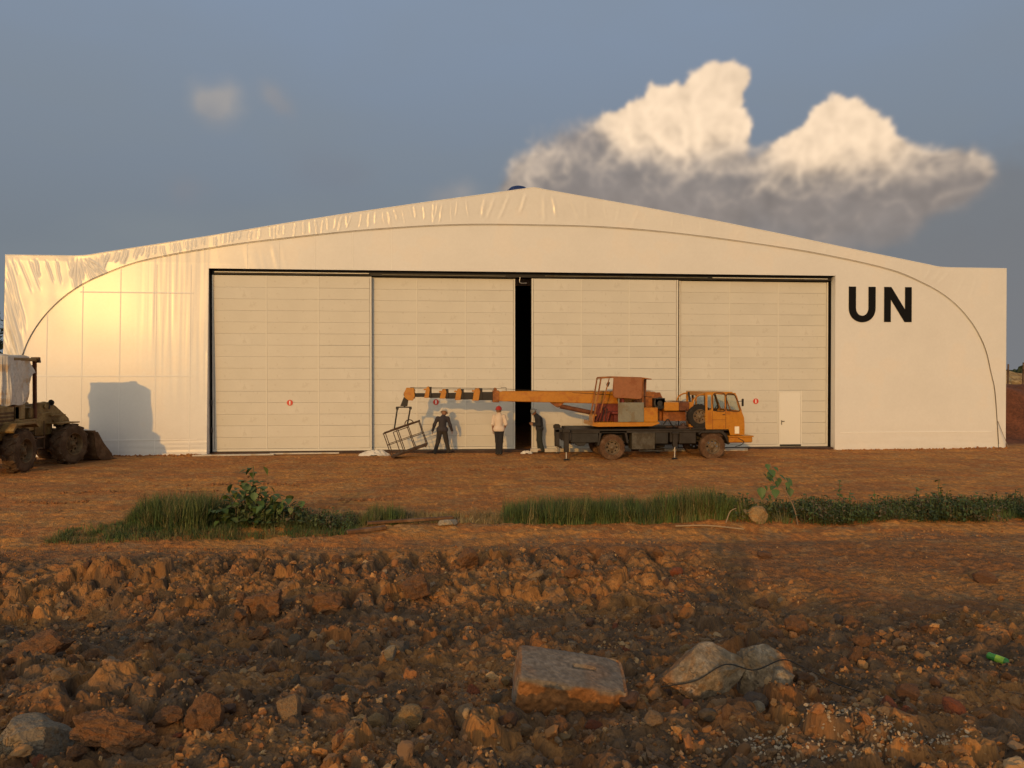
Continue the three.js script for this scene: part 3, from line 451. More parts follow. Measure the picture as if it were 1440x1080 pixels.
  m('engine_cover', b(3.70, 4.22, 1.352, 1.88, 2.32, 3.0, .02), mat.orange);
  m('upper_frame', [prism(P([[3.0, 1.352], [3.0, 1.6], [3.8, 2.42], [4.5, 2.42], [4.75, 1.9], [5.4, 1.74], [5.42, 1.36]]), Z(1.52), Z(1.62)), prism(P([[3.0, 1.352], [3.0, 1.6], [3.8, 2.42], [4.5, 2.42], [4.75, 1.9], [5.4, 1.74], [5.42, 1.36]]), Z(2.18), Z(2.28)), b(4.56, 5.42, 1.36, 1.74, 1.3, 2.5)], mat.orangeOld);
  m('counterweight', [b(4.5, 5.05, 1.755, 2.07, .95, 2.85, .02)], mat.orange); m('counterweight', [b(5.055, 5.62, 1.755, 2.07, .95, 2.85, .03), b(5.3, 5.34, 1.8, 2.0, 2.84, 2.87)], mat.rust);
  m('winch', [lathe([[.1, -.3], [.22, -.3], [.22, -.27], [.14, -.26], [.14, .26], [.22, .27], [.22, .3], [.1, .3]], 24).rotateX(Math.PI / 2).translate(.35, 2.03, Z(2.5)), b(4.15, 4.55, 1.88, 2.22, 2.42, 2.8, .03)], mat.steelDark);
  // operator's cabin beside the boom
  const oc = part('operator_cabin', T);
  const pil = (x0, y0, x1, y1, z, w = .05) => bar(W(x0, y0, z), W(x1, y1, z), w, w);
  M('pillars', [pil(1.83, 1.34, 2.12, 2.97, 2.97), pil(1.83, 1.34, 2.12, 2.97, 2.27), pil(3.66, 1.34, 3.66, 2.97, 2.97), pil(3.66, 1.34, 3.66, 2.97, 2.27), pil(2.1, 1.7, 2.42, 2.95, 2.96, .035)], mat.orangeOld, oc);
  M('roof', prism(P([[2.08, 2.93], [2.12, 3.0], [2.55, 3.02], [3.6, 2.99], [3.98, 2.93], [3.98, 2.90], [3.6, 2.94], [2.55, 2.96]]), Z(2.22), Z(3.02)), mat.orangeOld, oc);
  M('front_wall', [b(1.81, 1.87, 1.35, 1.62, 2.25, 2.99), b(1.86, 1.95, 1.58, 1.64, 2.25, 2.99)], mat.orange, oc);
  M('windscreen', sheet(1, 1, (u, v) => [mix(1.90, 2.10, v) - 4, mix(1.66, 2.9, v), mix(.4, 1.04, u)]), mat.glass, oc);
  M('side_cover', (() => { const g = prism(P([[2.57, 2.99], [2.55, 2.30], [2.60, 2.25], [3.54, 2.20], [3.61, 2.24], [3.63, 2.97], [3.1, 3.0]]), Z(2.995), Z(3.03)); return g; })(), mat.cover, oc);
  M('cover_edge', tube([W(2.57, 2.98, 3.03), W(2.555, 2.32, 3.03), W(2.61, 2.255, 3.03), W(3.0, 2.235, 3.03), W(3.53, 2.205, 3.03), W(3.6, 2.24, 3.03), W(3.62, 2.96, 3.03)], .013, 60, 5), mat.orangeOld, oc);
  M('rear_cover', prism(P([[3.72, 2.30], [3.95, 2.27], [3.97, 2.9], [3.72, 2.9]]), Z(2.3), Z(2.34)), mat.cover, oc);
  M('door', [b(2.78, 3.69, 1.36, 2.07, 2.99, 3.03, .012), b(2.80, 3.67, 1.78, 1.795, 3.028, 3.037), b(2.74, 2.79, 1.35, 2.22, 2.97, 3.02), b(3.08, 3.15, 1.84, 1.9, 3.03, 3.05)], mat.greyDoor, oc);
  M('inner_wall', [b(2.0, 3.66, 1.35, 2.0, 2.22, 2.25)], mat.redRust, oc);
  M('seat', [b(2.55, 2.98, 1.62, 1.74, 2.4, 2.85, .05), b(2.9, 3.02, 1.7, 2.3, 2.4, 2.85, .05), b(2.65, 2.85, 1.35, 1.62, 2.5, 2.75)], mat.redRust, oc);
  M('control_column', [pil(1.98, 1.36, 2.2, 1.95, 2.7, .07), pil(2.2, 1.95, 2.42, 1.72, 2.7, .07), pil(2.42, 1.36, 2.52, 1.7, 2.55, .06), pil(2.15, 1.36, 2.3, 1.9, 2.5, .05)], mat.redRust, oc);
  M('lever', [rod(W(2.2, 1.36, 2.8), W(2.26, 1.85, 2.8), .012), new THREE.SphereGeometry(.03, 10, 8).translate(-1.74, 1.87, Z(2.8))], mat.steelDark, oc); M('lever', [rod(W(2.3, 1.36, 2.85), W(2.36, 1.8, 2.85), .012), new THREE.SphereGeometry(.03, 10, 8).translate(-1.64, 1.82, Z(2.85))], mat.steelDark, oc);
  M('work_lamp', lathe([[0, .08], [.05, .08], [.09, .03], [.09, 0], [0, 0]], 16).rotateZ(1.2).translate(2.42 - 4, 2.72, Z(2.9)), mat.steelDark, oc);
  // boom
  const boom = part('boom', T);
  M('base_section', [prism(P([[-1.55, 2.10], [-1.55, 2.46], [4.35, 2.44], [4.5, 2.3], [4.3, 1.98], [2.6, 1.99]]), Z(1.70), Z(2.10), .02), b(-1.4, 4.2, 2.455, 2.475, 1.72, 2.08), b(.5, 1.6, 2.30, 2.315, 2.098, 2.106)], mat.orange, boom);
  const secs = [[-4.7, -4.05, 2.26, 2.40, .10], [-4.1, -3.45, 2.225, 2.405, .115], [-3.5, -2.88, 2.195, 2.41, .13], [-2.95, -2.2, 2.165, 2.425, .145], [-2.3, -1.5, 2.135, 2.44, .16]];
  for (const [x0, x1, y0, y1, w] of secs) M('inner_section', b(x0, x1, y0, y1, 1.9 - w, 1.9 + w, .012), mat.chassis, boom);
  const collars = [[-4.26, 2.23, 2.65, .19], [-3.70, 2.20, 2.56, .24], [-3.14, 2.145, 2.575, .24], [-2.49, 2.12, 2.59, .27]];
  for (const [x, y0, y1, w] of collars) { M('collar', [prism(P([[x - .02, y0], [x + w * .78, y0], [x + w, y1 - .12], [x + w * .8, y1], [x + w * .35, y1 - .02], [x + .03, y1 - .16]]), Z(1.70), Z(2.10), .012), b(x - .04, x + w * .6, y1 - .14, y1 - .08, 1.75, 2.05)], mat.orange, boom); M('collar_flange', b(x + w * .85, x + w * 1.3, y0 + .03, y1 - .02, 1.73, 2.07, .01), mat.chassis, boom); }
  M('collar', [b(-1.76, -1.52, 2.06, 2.5, 1.68, 2.12, .02), rod(W(-1.66, 2.54, 1.75), W(-1.66, 2.54, 2.05), .06, 12)], mat.orangeOld, boom);
  M('head', [prism(P([[-5.02, 2.40], [-4.93, 2.60], [-4.66, 2.60], [-4.62, 2.28], [-4.70, 2.13], [-4.86, 2.14], [-5.0, 2.25]]), Z(1.72), Z(1.78)), prism(P([[-5.02, 2.40], [-4.93, 2.60], [-4.66, 2.60], [-4.62, 2.28], [-4.70, 2.13], [-4.86, 2.14], [-5.0, 2.25]]), Z(2.02), Z(2.08)), b(-4.75, -4.62, 2.2, 2.55, 1.78, 2.02)], mat.orange, boom);
  M('sheave', lathe([[.02, -.05], [.14, -.05], [.11, 0], [.14, .05], [.02, .05]], 24).rotateX(Math.PI / 2).translate(-4.90 - 4, 2.36, 0), mat.steelDark, boom);
  M('hoist_rope', [rod(W(-4.8, 2.61, 1.86), W(-1.6, 2.57, 1.86), .008), rod(W(-4.8, 2.57, 1.95), W(-1.6, 2.53, 1.95), .008), rod(W(-1.6, 2.57, 1.9), W(4.2, 2.25, 2.3), .008), rod(W(-1.25, 2.46, 1.9), W(-1.25, 2.6, 1.9), .01), rod(W(-1.45, 2.61, 1.9), W(-1.25, 2.6, 1.9), .008)], mat.steelDark, boom);
  M('lift_cylinder', [rod(W(.78, 1.90, 1.9), W(3.1, 1.42, 1.9), .085, 16), rod(W(.70, 1.92, 1.82), W(.70, 1.92, 1.98), .07, 12)], mat.rust, boom);
  M('cylinder_bracket', prism(P([[.35, 2.08], [.95, 2.07], [.78, 1.90], [.62, 1.88]]), Z(1.80), Z(2.0)), mat.orangeOld, boom);
  // hook gear
  const hk = part('hook_block', T);
  M('link', [prism(P([[-5.03, 2.26], [-4.86, 2.2], [-4.90, 1.92], [-5.16, 1.92]]), Z(1.85), Z(1.95)), rod(W(-5.0, 1.93, 1.9), W(-5.02, 1.86, 1.9), .035)], mat.steelDark, hk);
  M('spreader_bar', [b(-5.31, -4.75, 1.86, 1.905, 1.86, 1.94), b(-5.32, -5.22, 1.80, 1.9, 1.85, 1.95), b(-4.84, -4.74, 1.80, 1.9, 1.85, 1.95)], mat.steelDark, hk);
  for (const [x0, x1, y1] of [[-5.27, -5.38, 1.07], [-4.80, -4.90, 1.25]]) M('sling', rod(W(x0, 1.82, 1.9), W(x1, y1, 1.9), .028, 8), mat.steelDark, hk);
}

// ------------------------------------------------------------------ work basket hanging askew from the hook
{
  const rust = std([.10, .055, .03], .85, { map: mudTex });
  const B = thing('work_basket', 'rusty steel work basket hanging askew from the crane hook, one corner on the ground', 'basket', [-5.46, .08, 1.9]);
  B.rotation.z = R(19); // local: floor along x
  const L = 1.36, Hh = .90, z0 = -.38, z1 = .38, r = .016;
  M('floor', [bx(0, L, -.04, .03, z0, z1), bx(.05, .1, -.07, -.03, z0, z1), bx(L - .1, L - .05, -.07, -.03, z0, z1)], rust, B);
  for (const z of [z0, z1]) { M('top_rail', bar(V(-.02, Hh, z), V(L + .02, Hh, z), .04, .04), rust, B); M('mid_rail', rod(V(0, Hh * .5, z), V(L, Hh * .5, z), .012), rust, B); for (const x of [.01, L * .36, L * .66, L - .01]) M('post', rod(V(x, 0, z), V(x, Hh, z), r), rust, B); }
  for (const x of [.01, L - .01]) { M('top_rail', bar(V(x, Hh, z0), V(x, Hh, z1), .04, .04), rust, B); M('mid_rail', rod(V(x, Hh * .5, z0), V(x, Hh * .5, z1), .012), rust, B); }
  M('gate', [bar(V(.36, .08, z1 + .03), V(.36, Hh - .06, z1 + .03), .03, .03), bar(V(.36, Hh - .06, z1 + .03), V(.95, Hh - .06, z1 + .03), .03, .03), bar(V(.95, .08, z1 + .03), V(.95, Hh - .06, z1 + .03), .03, .03)], rust, B);
  M('lifting_hoop', new THREE.TorusGeometry(.16, .018, 8, 24, Math.PI).translate(L * .72, Hh + .01, 0), rust, B);
  M('cross_bar', bar(V(.25, Hh + .02, 0), V(L * .85, Hh + .02, 0), .05, .05), rust, B);
}

// ------------------------------------------------------------------ wheel loader, nose to the hangar wall
{
  const turn = 0, swing = -R(15);
  const Lo = thing('wheel_loader', 'dusty brown wheel loader with its bucket lowered towards the hangar wall', 'wheel loader', [-17.48, .08, 4.35], turn);
  const b = bx, m = (n, g, mt = mat.dozer, p = Lo) => M(n, g, mt, p), f = (n, g, mt = mat.dozer) => { const o = M(n, g, mt, Lo); o.rotation.y = swing; return o; }, sw = (x, y, z) => V(x, y, z).applyAxisAngle(V(0, 1, 0), swing).toArray(); // forward is -z, right is +x
  const tyreM = std([.17, .105, .058], .95, { map: mudTex });
  for (const [x, z] of [[.97, 1.38], [-.97, 1.38], [.97, -1.38], [-.97, -1.38]]) wheel(Lo, 'wheel', z > 0 ? [x, .655, z] : sw(x, .655, z), .655, .44, (x > 0 ? Math.PI / 2 : -Math.PI / 2) + (z > 0 ? 0 : swing), tyreM, std([.24, .155, .07], .8, { map: mudTex }), 28);
  m('rear_frame', [b(-.5, .5, .55, 1.0, .1, 2.7, .04), b(-.2, .2, .5, .8, -.3, .3)], mat.dozerRust);
  f('front_frame', [b(-.42, .42, .5, 1.15, -1.9, -.25, .04)], mat.dozerRust);
  m('axle', rod(V(-.9, .655, 1.38), V(.9, .655, 1.38), .16, 14), mat.dozerRust); f('axle', rod(V(-.9, .655, -1.38), V(.9, .655, -1.38), .16, 14), mat.dozerRust);
  const hood = part('engine_hood', Lo);
  M('cover', [b(-.78, .78, 1.0, 2.05, .95, 2.65, .06), b(-.70, .70, 2.04, 2.10, 1.0, 2.55, .03)], mat.dozer, hood);
  for (let k = 0; k < 5; k++) M('louvre', b(.775, .80, 1.35 + k * .11, 1.41 + k * .11, 1.3, 2.3), mat.dozerRust, hood);
  M('exhaust', rod(V(-.3, 2.05, 1.6), V(-.3, 2.75, 1.6), .06, 12), mat.dozerRust, hood);
  m('counterweight', b(-.95, .95, .6, 1.25, 2.55, 2.95, .08));
  for (const x of [-1, 1]) m('rear_fender', prism([[.55, 1.33], [.75, 1.45], [1.75, 1.45], [1.98, 1.25], [2.02, 1.3], [1.8, 1.52], [.7, 1.52], [.5, 1.38]], -.25, .25).rotateY(-Math.PI / 2).translate(x * .95, 0, .1));
  m('step', [b(.75, 1.05, .95, 1.0, -.05, .5), b(.8, 1.0, .6, .64, 0, .45), rod(V(1.02, .6, .0), V(1.02, 1.5, .0), .018)], mat.dozerRust);
  // cab: four posts and a roof frame, its rear and sides under a tarpaulin
  const cab = part('cab', Lo, [0, 0, .36]);
  M('floor', [b(-.78, .80, 1.45, 1.58, -.45, .98, .03), b(-.78, .80, 1.2, 1.46, -.2, .95, .03)], mat.dozer, cab);
  M('console', [b(-.5, .72, 1.57, 1.95, -.44, -.12, .06), b(.35, .78, 1.57, 2.08, .25, .9, .05)], mat.dozer, cab);
  for (const [x, z, w] of [[.74, -.36, .10], [-.74, -.36, .10], [.74, .9, .08], [-.74, .9, .08]]) M('post', b(x - w / 2, x + w / 2, 1.55, 3.46, z - w / 2, z + w / 2), mat.rust, cab);
  M('roof', [b(-.82, .82, 3.42, 3.52, -.42, .96, .03)], mat.dozer, cab);
  M('roof_lamp', [b(.62, .86, 3.46, 3.56, -.5, -.36), lathe([[0, 0], [.07, .0], [.07, .08], [0, .1]], 14).translate(.8, 3.38, -.48)], mat.dozerRust, cab);
  M('wiper_motor', b(.6, .72, 3.1, 3.3, -.46, -.40), mat.dozerRust, cab);
  M('seat', [b(-.28, .28, 1.75, 1.9, .15, .65, .05), b(-.28, .28, 1.85, 2.4, .6, .74, .05)], mat.steelDark, cab);
  M('steering_wheel', [new THREE.TorusGeometry(.19, .018, 8, 24).rotateX(Math.PI / 2 - .5).translate(0, 2.18, -.02), rod(V(0, 1.9, -.15), V(0, 2.18, -.02), .025)], mat.steelDark, cab);
  M('lever', [rod(V(.55, 2.0, .35), V(.52, 2.25, .28), .015), new THREE.SphereGeometry(.09, 10, 8).scale(1, .8, 1).translate(.52, 2.22, .28)], mat.steelDark, cab);
  // boom and bucket
  f('boom_tower', [b(-.55, -.35, .95, 2.08, -1.15, -.45, .05), b(.35, .55, .95, 2.08, -1.15, -.45, .05), b(-.55, .55, 1.2, 1.5, -.9, -.6), rod(V(-.6, 1.95, -.8), V(.6, 1.95, -.8), .08, 12)]);
  for (const x of [-.46, .46]) f('boom_arm', prism([[.65, 2.05], [.85, 2.1], [1.3, 1.95], [1.9, 1.5], [2.25, .55], [2.3, .3], [2.12, .28], [1.98, .55], [1.6, 1.1], [1.2, 1.45], [.7, 1.85]], -.06, .06).rotateY(Math.PI / 2).translate(x, 0, 0));
  for (const x of [-.3, .3]) f('lift_cylinder', [rod(V(x, 1.0, -.6), V(x, 1.35, -1.25), .085, 12), rod(V(x, 1.35, -1.25), V(x, 1.5, -1.55), .05, 10)], mat.dozerRust);
  f('tilt_cylinder', [rod(V(0, 1.9, -.85), V(0, 1.75, -1.5), .09, 12), rod(V(0, 1.75, -1.5), V(0, 1.62, -1.9), .05, 10), prism([[1.75, 1.85], [1.98, 1.8], [2.0, 1.2], [1.85, 1.2]], -.05, .05).rotateY(Math.PI / 2), rod(V(0, 1.3, -1.92), V(0, .95, -2.15), .06)], mat.dozerRust);
  for (const x of [-.62, .62]) f('work_lamp', [lathe([[0, .09], [.06, .09], [.1, .03], [.1, 0], [0, 0]], 16).rotateX(-1.4).translate(x, 2.06, -.98), rod(V(x, 1.85, -.9), V(x, 2.02, -.95), .02)], mat.steelDark);
  f('front_fender', b(.62, 1.12, 1.36, 1.40, -1.7, -.75, .01)); f('front_fender', b(-1.12, -.62, 1.36, 1.40, -1.7, -.75, .01));
  f('side_plate', [b(.48, .62, 1.0, 1.75, -1.0, -.3, .03), b(.60, .75, 1.62, 1.66, -1.5, -.9)]);
  const bucket = part('bucket', Lo, sw(0, .02 - .07, -2.25)); bucket.rotation.y = swing;
  const prf = [[0, 1.06], [.06, .55], [.14, .22], [.30, .06], [.55, .01], [1.02, 0]], prf2 = prf.map(([a, c]) => [a + (c > .3 ? .05 : .02), c + (c > .3 ? 0 : .05)]).reverse();
  M('shell', prism([...prf, ...prf2], -1.22, 1.22, 0).rotateY(Math.PI / 2), mat.dozerRust, bucket);
  for (const x of [-1.2, 1.2]) M('side_plate', prism([[0, 1.06], [.06, .55], [.14, .22], [.30, .06], [.55, .01], [1.02, 0], [.9, .22], [.5, .62], [.2, 1.04]], -.022, .022, .004).rotateY(Math.PI / 2).translate(x, 0, 0), mat.dozerRust, bucket);
  M('top_lip', b(-1.23, 1.23, 1.02, 1.10, -.08, .04), mat.dozerRust, bucket);
  for (let k = 0; k < 8; k++) M('tooth', prism([[0, 0], [.24, -.015], [.26, .0], [.05, .07], [0, .07]], -.045, .045).rotateY(Math.PI / 2).translate(-1.14 + k * .326, .0, -.96), mat.dozerRust, bucket);
  M('back_rib', [b(-.6, -.5, .2, .95, .02, .14), b(.5, .6, .2, .95, .02, .14)], mat.dozerRust, bucket);
  // the tarpaulin thrown over the cab roof
  const q = V(-.06, 1.6, .98).applyAxisAngle(V(0, 1, 0), turn);
  const sq = (t) => { const c = Math.cos(t), s = Math.sin(t), p = .36; return [Math.sign(c) * Math.abs(c) ** p, Math.sign(s) * Math.abs(s) ** p]; };
  const tp = sheet(260, 90, (u, v) => {
    const a = u * 2 * Math.PI, [cx, cz] = sq(a), front = sst(.15, .75, -cz), right = sst(.4, .9, cx), rear = sst(.4, .9, cz);
    const hem = mix(.55, 1.55, front) + .10 * N(u * 9, 3.3) + .30 * right * sst(-.2, -.75, cz) * 0; // front stays open under the brow
    const r = Math.min(1, v / .36), drop = sst(.30, .46, v) * .12 + clamp((v - .4) / .6) * (1.98 - hem);
    const fold = (.055 * N(a * 2.6 + .6 * v, v * .9, 51) + .040 * N(a * 6.1 - v, v * 1.6, 52) + .015 * N(a * 13, v * 3, 53)) * sst(.25, .7, v) * 1.4;
    const R0 = r * (1 + .10 * sst(.4, 1, v)) + fold * (r > .9 ? 1 : 0);
    return [cx * .86 * R0, 1.99 - drop + .05 * (1 - r) + .03 * N(cx * r * 2.2, cz * r * 2.2, 54), cz * .80 * R0 - .02];
  });
  const tarp = tag(M('tarpaulin', tp, mat.tarp), 'dirty white tarpaulin draped over the cab of the wheel loader', 'tarpaulin');
  tarp.position.set(-17.48 + q.x, 1.68, 4.35 + q.z); tarp.rotation.y = turn;
}

// ------------------------------------------------------------------ people
function field(bones, k, n, inflate = 0, keep) { // smooth union of tapered capsules, meshed
  const lo = V(9, 9, 9), hi = V(-9, -9, -9);
  for (const [a, c, ra, rc] of bones) for (const [p, r] of [[a, ra], [c, rc]]) { lo.min(V(p[0] - r, p[1] - r, p[2] - r)); hi.max(V(p[0] + r, p[1] + r, p[2] + r)); }
  const pad = .05 + inflate; lo.subScalar(pad); hi.addScalar(pad);
  const mc = new MarchingCubes(n, new THREE.MeshBasicMaterial(), false, false, 120000), half = n / 2, S = V((hi.x - lo.x) / 2, (hi.y - lo.y) / 2, (hi.z - lo.z) / 2), C = V((hi.x + lo.x) / 2, (hi.y + lo.y) / 2, (hi.z + lo.z) / 2);
  mc.isolation = 0;
  const nb = bones.length, B = new Float64Array(nb * 9);
  bones.forEach(([a, c, ra, rc], i) => { const d = [c[0] - a[0], c[1] - a[1], c[2] - a[2]]; B.set([...a, ...d, d[0] ** 2 + d[1] ** 2 + d[2] ** 2 || 1e-9, ra + inflate, rc - ra], i * 9); });
  for (let z = 0; z < n; z++) for (let y = 0; y < n; y++) for (let x = 0; x < n; x++) {
    const px = C.x + S.x * (x - half) / half, py = C.y + S.y * (y - half) / half, pz = C.z + S.z * (z - half) / half;
    let d = .4;
    for (let i = 0, o = 0; i < nb; i++, o += 9) {
      const wx = px - B[o], wy = py - B[o + 1], wz = pz - B[o + 2]; let t = (wx * B[o + 3] + wy * B[o + 4] + wz * B[o + 5]) / B[o + 6]; t = t < 0 ? 0 : t > 1 ? 1 : t;
      const ex = wx - t * B[o + 3], ey = wy - t * B[o + 4], ez = wz - t * B[o + 5], e = Math.sqrt(ex * ex + ey * ey + ez * ez) - (B[o + 7] + B[o + 8] * t);
      if (e > d + k) continue;
      const h = clamp(.5 + .5 * (d - e) / k); d = d * (1 - h) + e * h - k * h * (1 - h);
    }
    if (keep) d = Math.max(d, -keep(px, py, pz));
    mc.field[x + y * n + z * n * n] = -d;
  }
  mc.update();
  const cnt = mc.count, pos = new Float32Array(cnt * 3);
  for (let i = 0; i < cnt; i++) { pos[3 * i] = C.x + S.x * mc.positionArray[3 * i]; pos[3 * i + 1] = C.y + S.y * mc.positionArray[3 * i + 1]; pos[3 * i + 2] = C.z + S.z * mc.positionArray[3 * i + 2]; }
  let g = new THREE.BufferGeometry(); g.setAttribute('position', new THREE.BufferAttribute(pos, 3)); g = mergeVertices(g, 1e-4); g.computeVertexNormals(); g.setAttribute('uv', new THREE.BufferAttribute(new Float32Array(g.attributes.position.count * 2), 2)); return g;
}
function handBones(wrist, dir, curl, side) { // palm, four fingers, thumb; dir points along the fingers, side across the palm, curl towards the grip
  const w = V(...wrist), d = V(...dir).normalize(), c = V(...curl).normalize(), s = V(...side).normalize(), P = (a, e, f) => w.clone().addScaledVector(d, a).addScaledVector(s, e).addScaledVector(c, f).toArray(), o = [];
  for (const e of [-.028, -.009, .010, .028]) o.push([P(0, e * .6, 0), P(.085, e, .004), .016, .012]);
  [[-.028, .034], [-.009, .044], [.010, .046], [.028, .040]].forEach(([e, l]) => { o.push([P(.085, e, .004), P(.085 + l * .8, e, .02), .0095, .009]); o.push([P(.085 + l * .8, e, .02), P(.085 + l * 1.05, e, .052), .009, .008]); });
  o.push([P(.02, .028, .005), P(.055, .055, .025), .014, .011]); o.push([P(.055, .055, .025), P(.085, .052, .045), .010, .009]);
  return o;
}
function person(label, pos, turn, J, look) {
  const g = thing('person', label, 'person', pos, turn, undefined);
  const f = V(...J.face).normalize(), hd = V(...J.head), at = (a, u, s = 0) => { const sd = V(0, 1, 0).cross(f).normalize(), up = f.clone().cross(sd).normalize(); return hd.clone().addScaledVector(f, a).addScaledVector(up, u).addScaledVector(sd, s).toArray(); };
  const arms = [[J.sl, J.el, .052, .042], [J.el, J.wl, .042, .030], [J.sr, J.er, .052, .042], [J.er, J.wr, .042, .030]];
  const torso = [[J.pelvis, J.chest, .125, .135], [[J.hl[0], J.hl[1] + .05, J.hl[2]], [J.hr[0], J.hr[1] + .05, J.hr[2]], .11, .11], [[J.sl[0] * .9, J.sl[1] - .02, J.sl[2]], [J.sr[0] * .9, J.sr[1] - .02, J.sr[2]], .064, .064], [J.chest, J.neck, .12, .065]];
  const legs = [[J.hl, J.kl, .092, .062], [J.kl, J.al, .060, .042], [J.hr, J.kr, .092, .062], [J.kr, J.ar, .060, .042]];
  const foot = (a, toe) => [a, [a[0] + toe[0], Math.max(.05, a[1] - .03), a[2] + toe[2]], .045, .036];
  const head = [[at(-.015, .035), at(.005, .03), .098, .092], [at(.03, -.05), at(.045, -.085), .062, .042], [at(.085, .005), at(.108, -.025), .016, .017], [at(0, -.01, .088), at(0, -.035, .086), .016, .012], [at(0, -.01, -.088), at(0, -.035, -.086), .016, .012], [J.neck, at(-.01, -.06), .058, .055]];
  const skin = std(look.skin ?? [.26, .13, .075], .6);
  const bodyG = field([...torso, ...arms, ...legs, foot(J.al, J.toeL), foot(J.ar, J.toeR)], .045, 72);
  const hands = [['wl', 'hdl'], ['wr', 'hdr']].map(([w, h]) => field(handBones(J[w], ...J[h]), .008, 44));
  M('body', [bodyG, field(head, .02, 60), ...hands], skin, g);
  const topMat = std(look.top, .85), legMat = std(look.legs, .9);
  const sleeves = look.short ? [[J.sl, J.el, .056, .056], [J.sr, J.er, .056, .056]] : arms;
  M(look.topName, field([...torso.slice(0, 3), [J.chest, J.neck, .12, .075], [[J.hl[0], J.hl[1] + .02, J.hl[2]], [J.hr[0], J.hr[1] + .02, J.hr[2]], .112, .112], ...sleeves], .05, 72, .018, (x, y) => y - look.hem), topMat, g);
  M('trousers', field([[J.hl, J.hr, .100, .100], [[J.hl[0], J.hl[1] + .06, J.hl[2]], [J.hr[0], J.hr[1] + .06, J.hr[2]], .098, .098], ...legs.map(([a, c, ra, rc], i) => [a, c, ra + .006, rc + (i % 2 ? .022 : .012)])], .04, 72, .012), legMat, g);
  for (const [a, t] of [[J.al, J.toeL], [J.ar, J.toeR]]) M('shoe', field([[[a[0], .055, a[2]], [a[0] + t[0], .04, a[2] + t[2]], .052, .042], [[a[0] - t[0] * .25, .045, a[2] - t[2] * .25], a, .045, .048]], .03, 36), std([.03, .025, .02], .8), g);
  if (look.helmet) {
    const hm = M('helmet', [lathe([[.001, .135], [.05, .128], [.09, .100], [.112, .055], [.120, .0], [.150, -.012], [.150, -.020], [.112, -.012], [.112, .0]], 28), bx(-.012, .012, .10, .142, -.09, .09)], std(look.helmet, .45), g);
    hm.position.copy(V(...at(-.012, .055))); hm.quaternion.setFromUnitVectors(V(0, 1, 0), V(...at(0, 1)).sub(hd).normalize());
  } else M('hair', field([[at(-.03, .055), at(.0, .06), .102, .095]], .02, 36), std([.015, .012, .01], .8), g);
  return g;
}
person('person in dark work clothes and a pale hard hat striding along the doors', [-3.63, .02, .55], 0,
  { face: [.25, -.55, -.8], head: [.08, 1.56, -.10], neck: [.05, 1.44, -.05], chest: [.02, 1.28, -.03], pelvis: [0, .95, 0], sl: [-.18, 1.38, -.02], sr: [.22, 1.38, -.03], el: [-.30, 1.12, 0], er: [.31, 1.10, 0], wl: [-.37, .88, -.03], wr: [.38, .88, -.08], hl: [-.09, .90, 0], hr: [.09, .90, 0], kl: [-.16, .48, -.02], kr: [.16, .49, -.08], al: [-.27, .09, .08], ar: [.25, .09, -.14], toeL: [.03, 0, -.15], toeR: [.06, 0, -.15], hdl: [[-.12, -1, -.15], [.3, 0, -1], [0, 0, -1]], hdr: [[.1, -1, -.3], [-.3, 0, -1], [0, 0, -1]] },
  { top: [.035, .030, .036], topName: 'jacket', hem: .86, legs: [.035, .030, .027], helmet: [.50, .48, .42] });
person('person in a white T-shirt, black trousers and a red hard hat watching the doors', [-1.46, .02, 1.12], 0,
  { face: [.02, -.05, -1], head: [-.01, 1.68, -.02], neck: [0, 1.55, 0], chest: [0, 1.36, 0], pelvis: [0, 1.0, 0], sl: [-.19, 1.47, 0], sr: [.19, 1.47, 0], el: [-.24, 1.18, .03], er: [.26, 1.18, .05], wl: [-.23, .93, -.04], wr: [.20, .97, -.08], hl: [-.085, .95, 0], hr: [.085, .95, 0], kl: [-.06, .51, -.01], kr: [.07, .51, .02], al: [-.06, .09, 0], ar: [.06, .09, .04], toeL: [-.04, 0, -.16], toeR: [.04, 0, -.16], hdl: [[0, -1, -.1], [1, 0, -.3], [0, 0, -1]], hdr: [[-.1, -1, -.2], [-1, 0, 0], [0, 0, -1]] },
  { top: [.62, .52, .44], topName: 'shirt', hem: .90, short: true, legs: [.014, .014, .017], helmet: [.42, .03, .025] });
person('person in a dark jacket and grey hard hat stooping at the gap between the doors', [.16, .02, .22], 0,
  { face: [-.75, -.65, .05], head: [-.16, 1.56, 0], neck: [-.09, 1.46, 0], chest: [.02, 1.28, 0], pelvis: [.06, .93, 0], sl: [-.02, 1.37, -.17], sr: [0, 1.37, .17], el: [-.02, 1.10, -.20], er: [.04, 1.09, .21], wl: [-.22, 1.13, -.10], wr: [-.19, 1.10, .11], hl: [.05, .90, -.085], hr: [.05, .90, .085], kl: [.02, .48, -.08], kr: [.06, .48, .09], al: [.06, .09, -.08], ar: [.16, .09, .10], toeL: [-.16, 0, 0], toeR: [-.16, 0, .02], hdl: [[-1, .1, .2], [0, -.3, 1], [0, 1, 0]], hdr: [[-1, .1, -.2], [0, -.3, -1], [0, 1, 0]] },
  { top: [.018, .018, .022], topName: 'jacket', hem: .87, legs: [.022, .026, .022], helmet: [.17, .18, .18] });
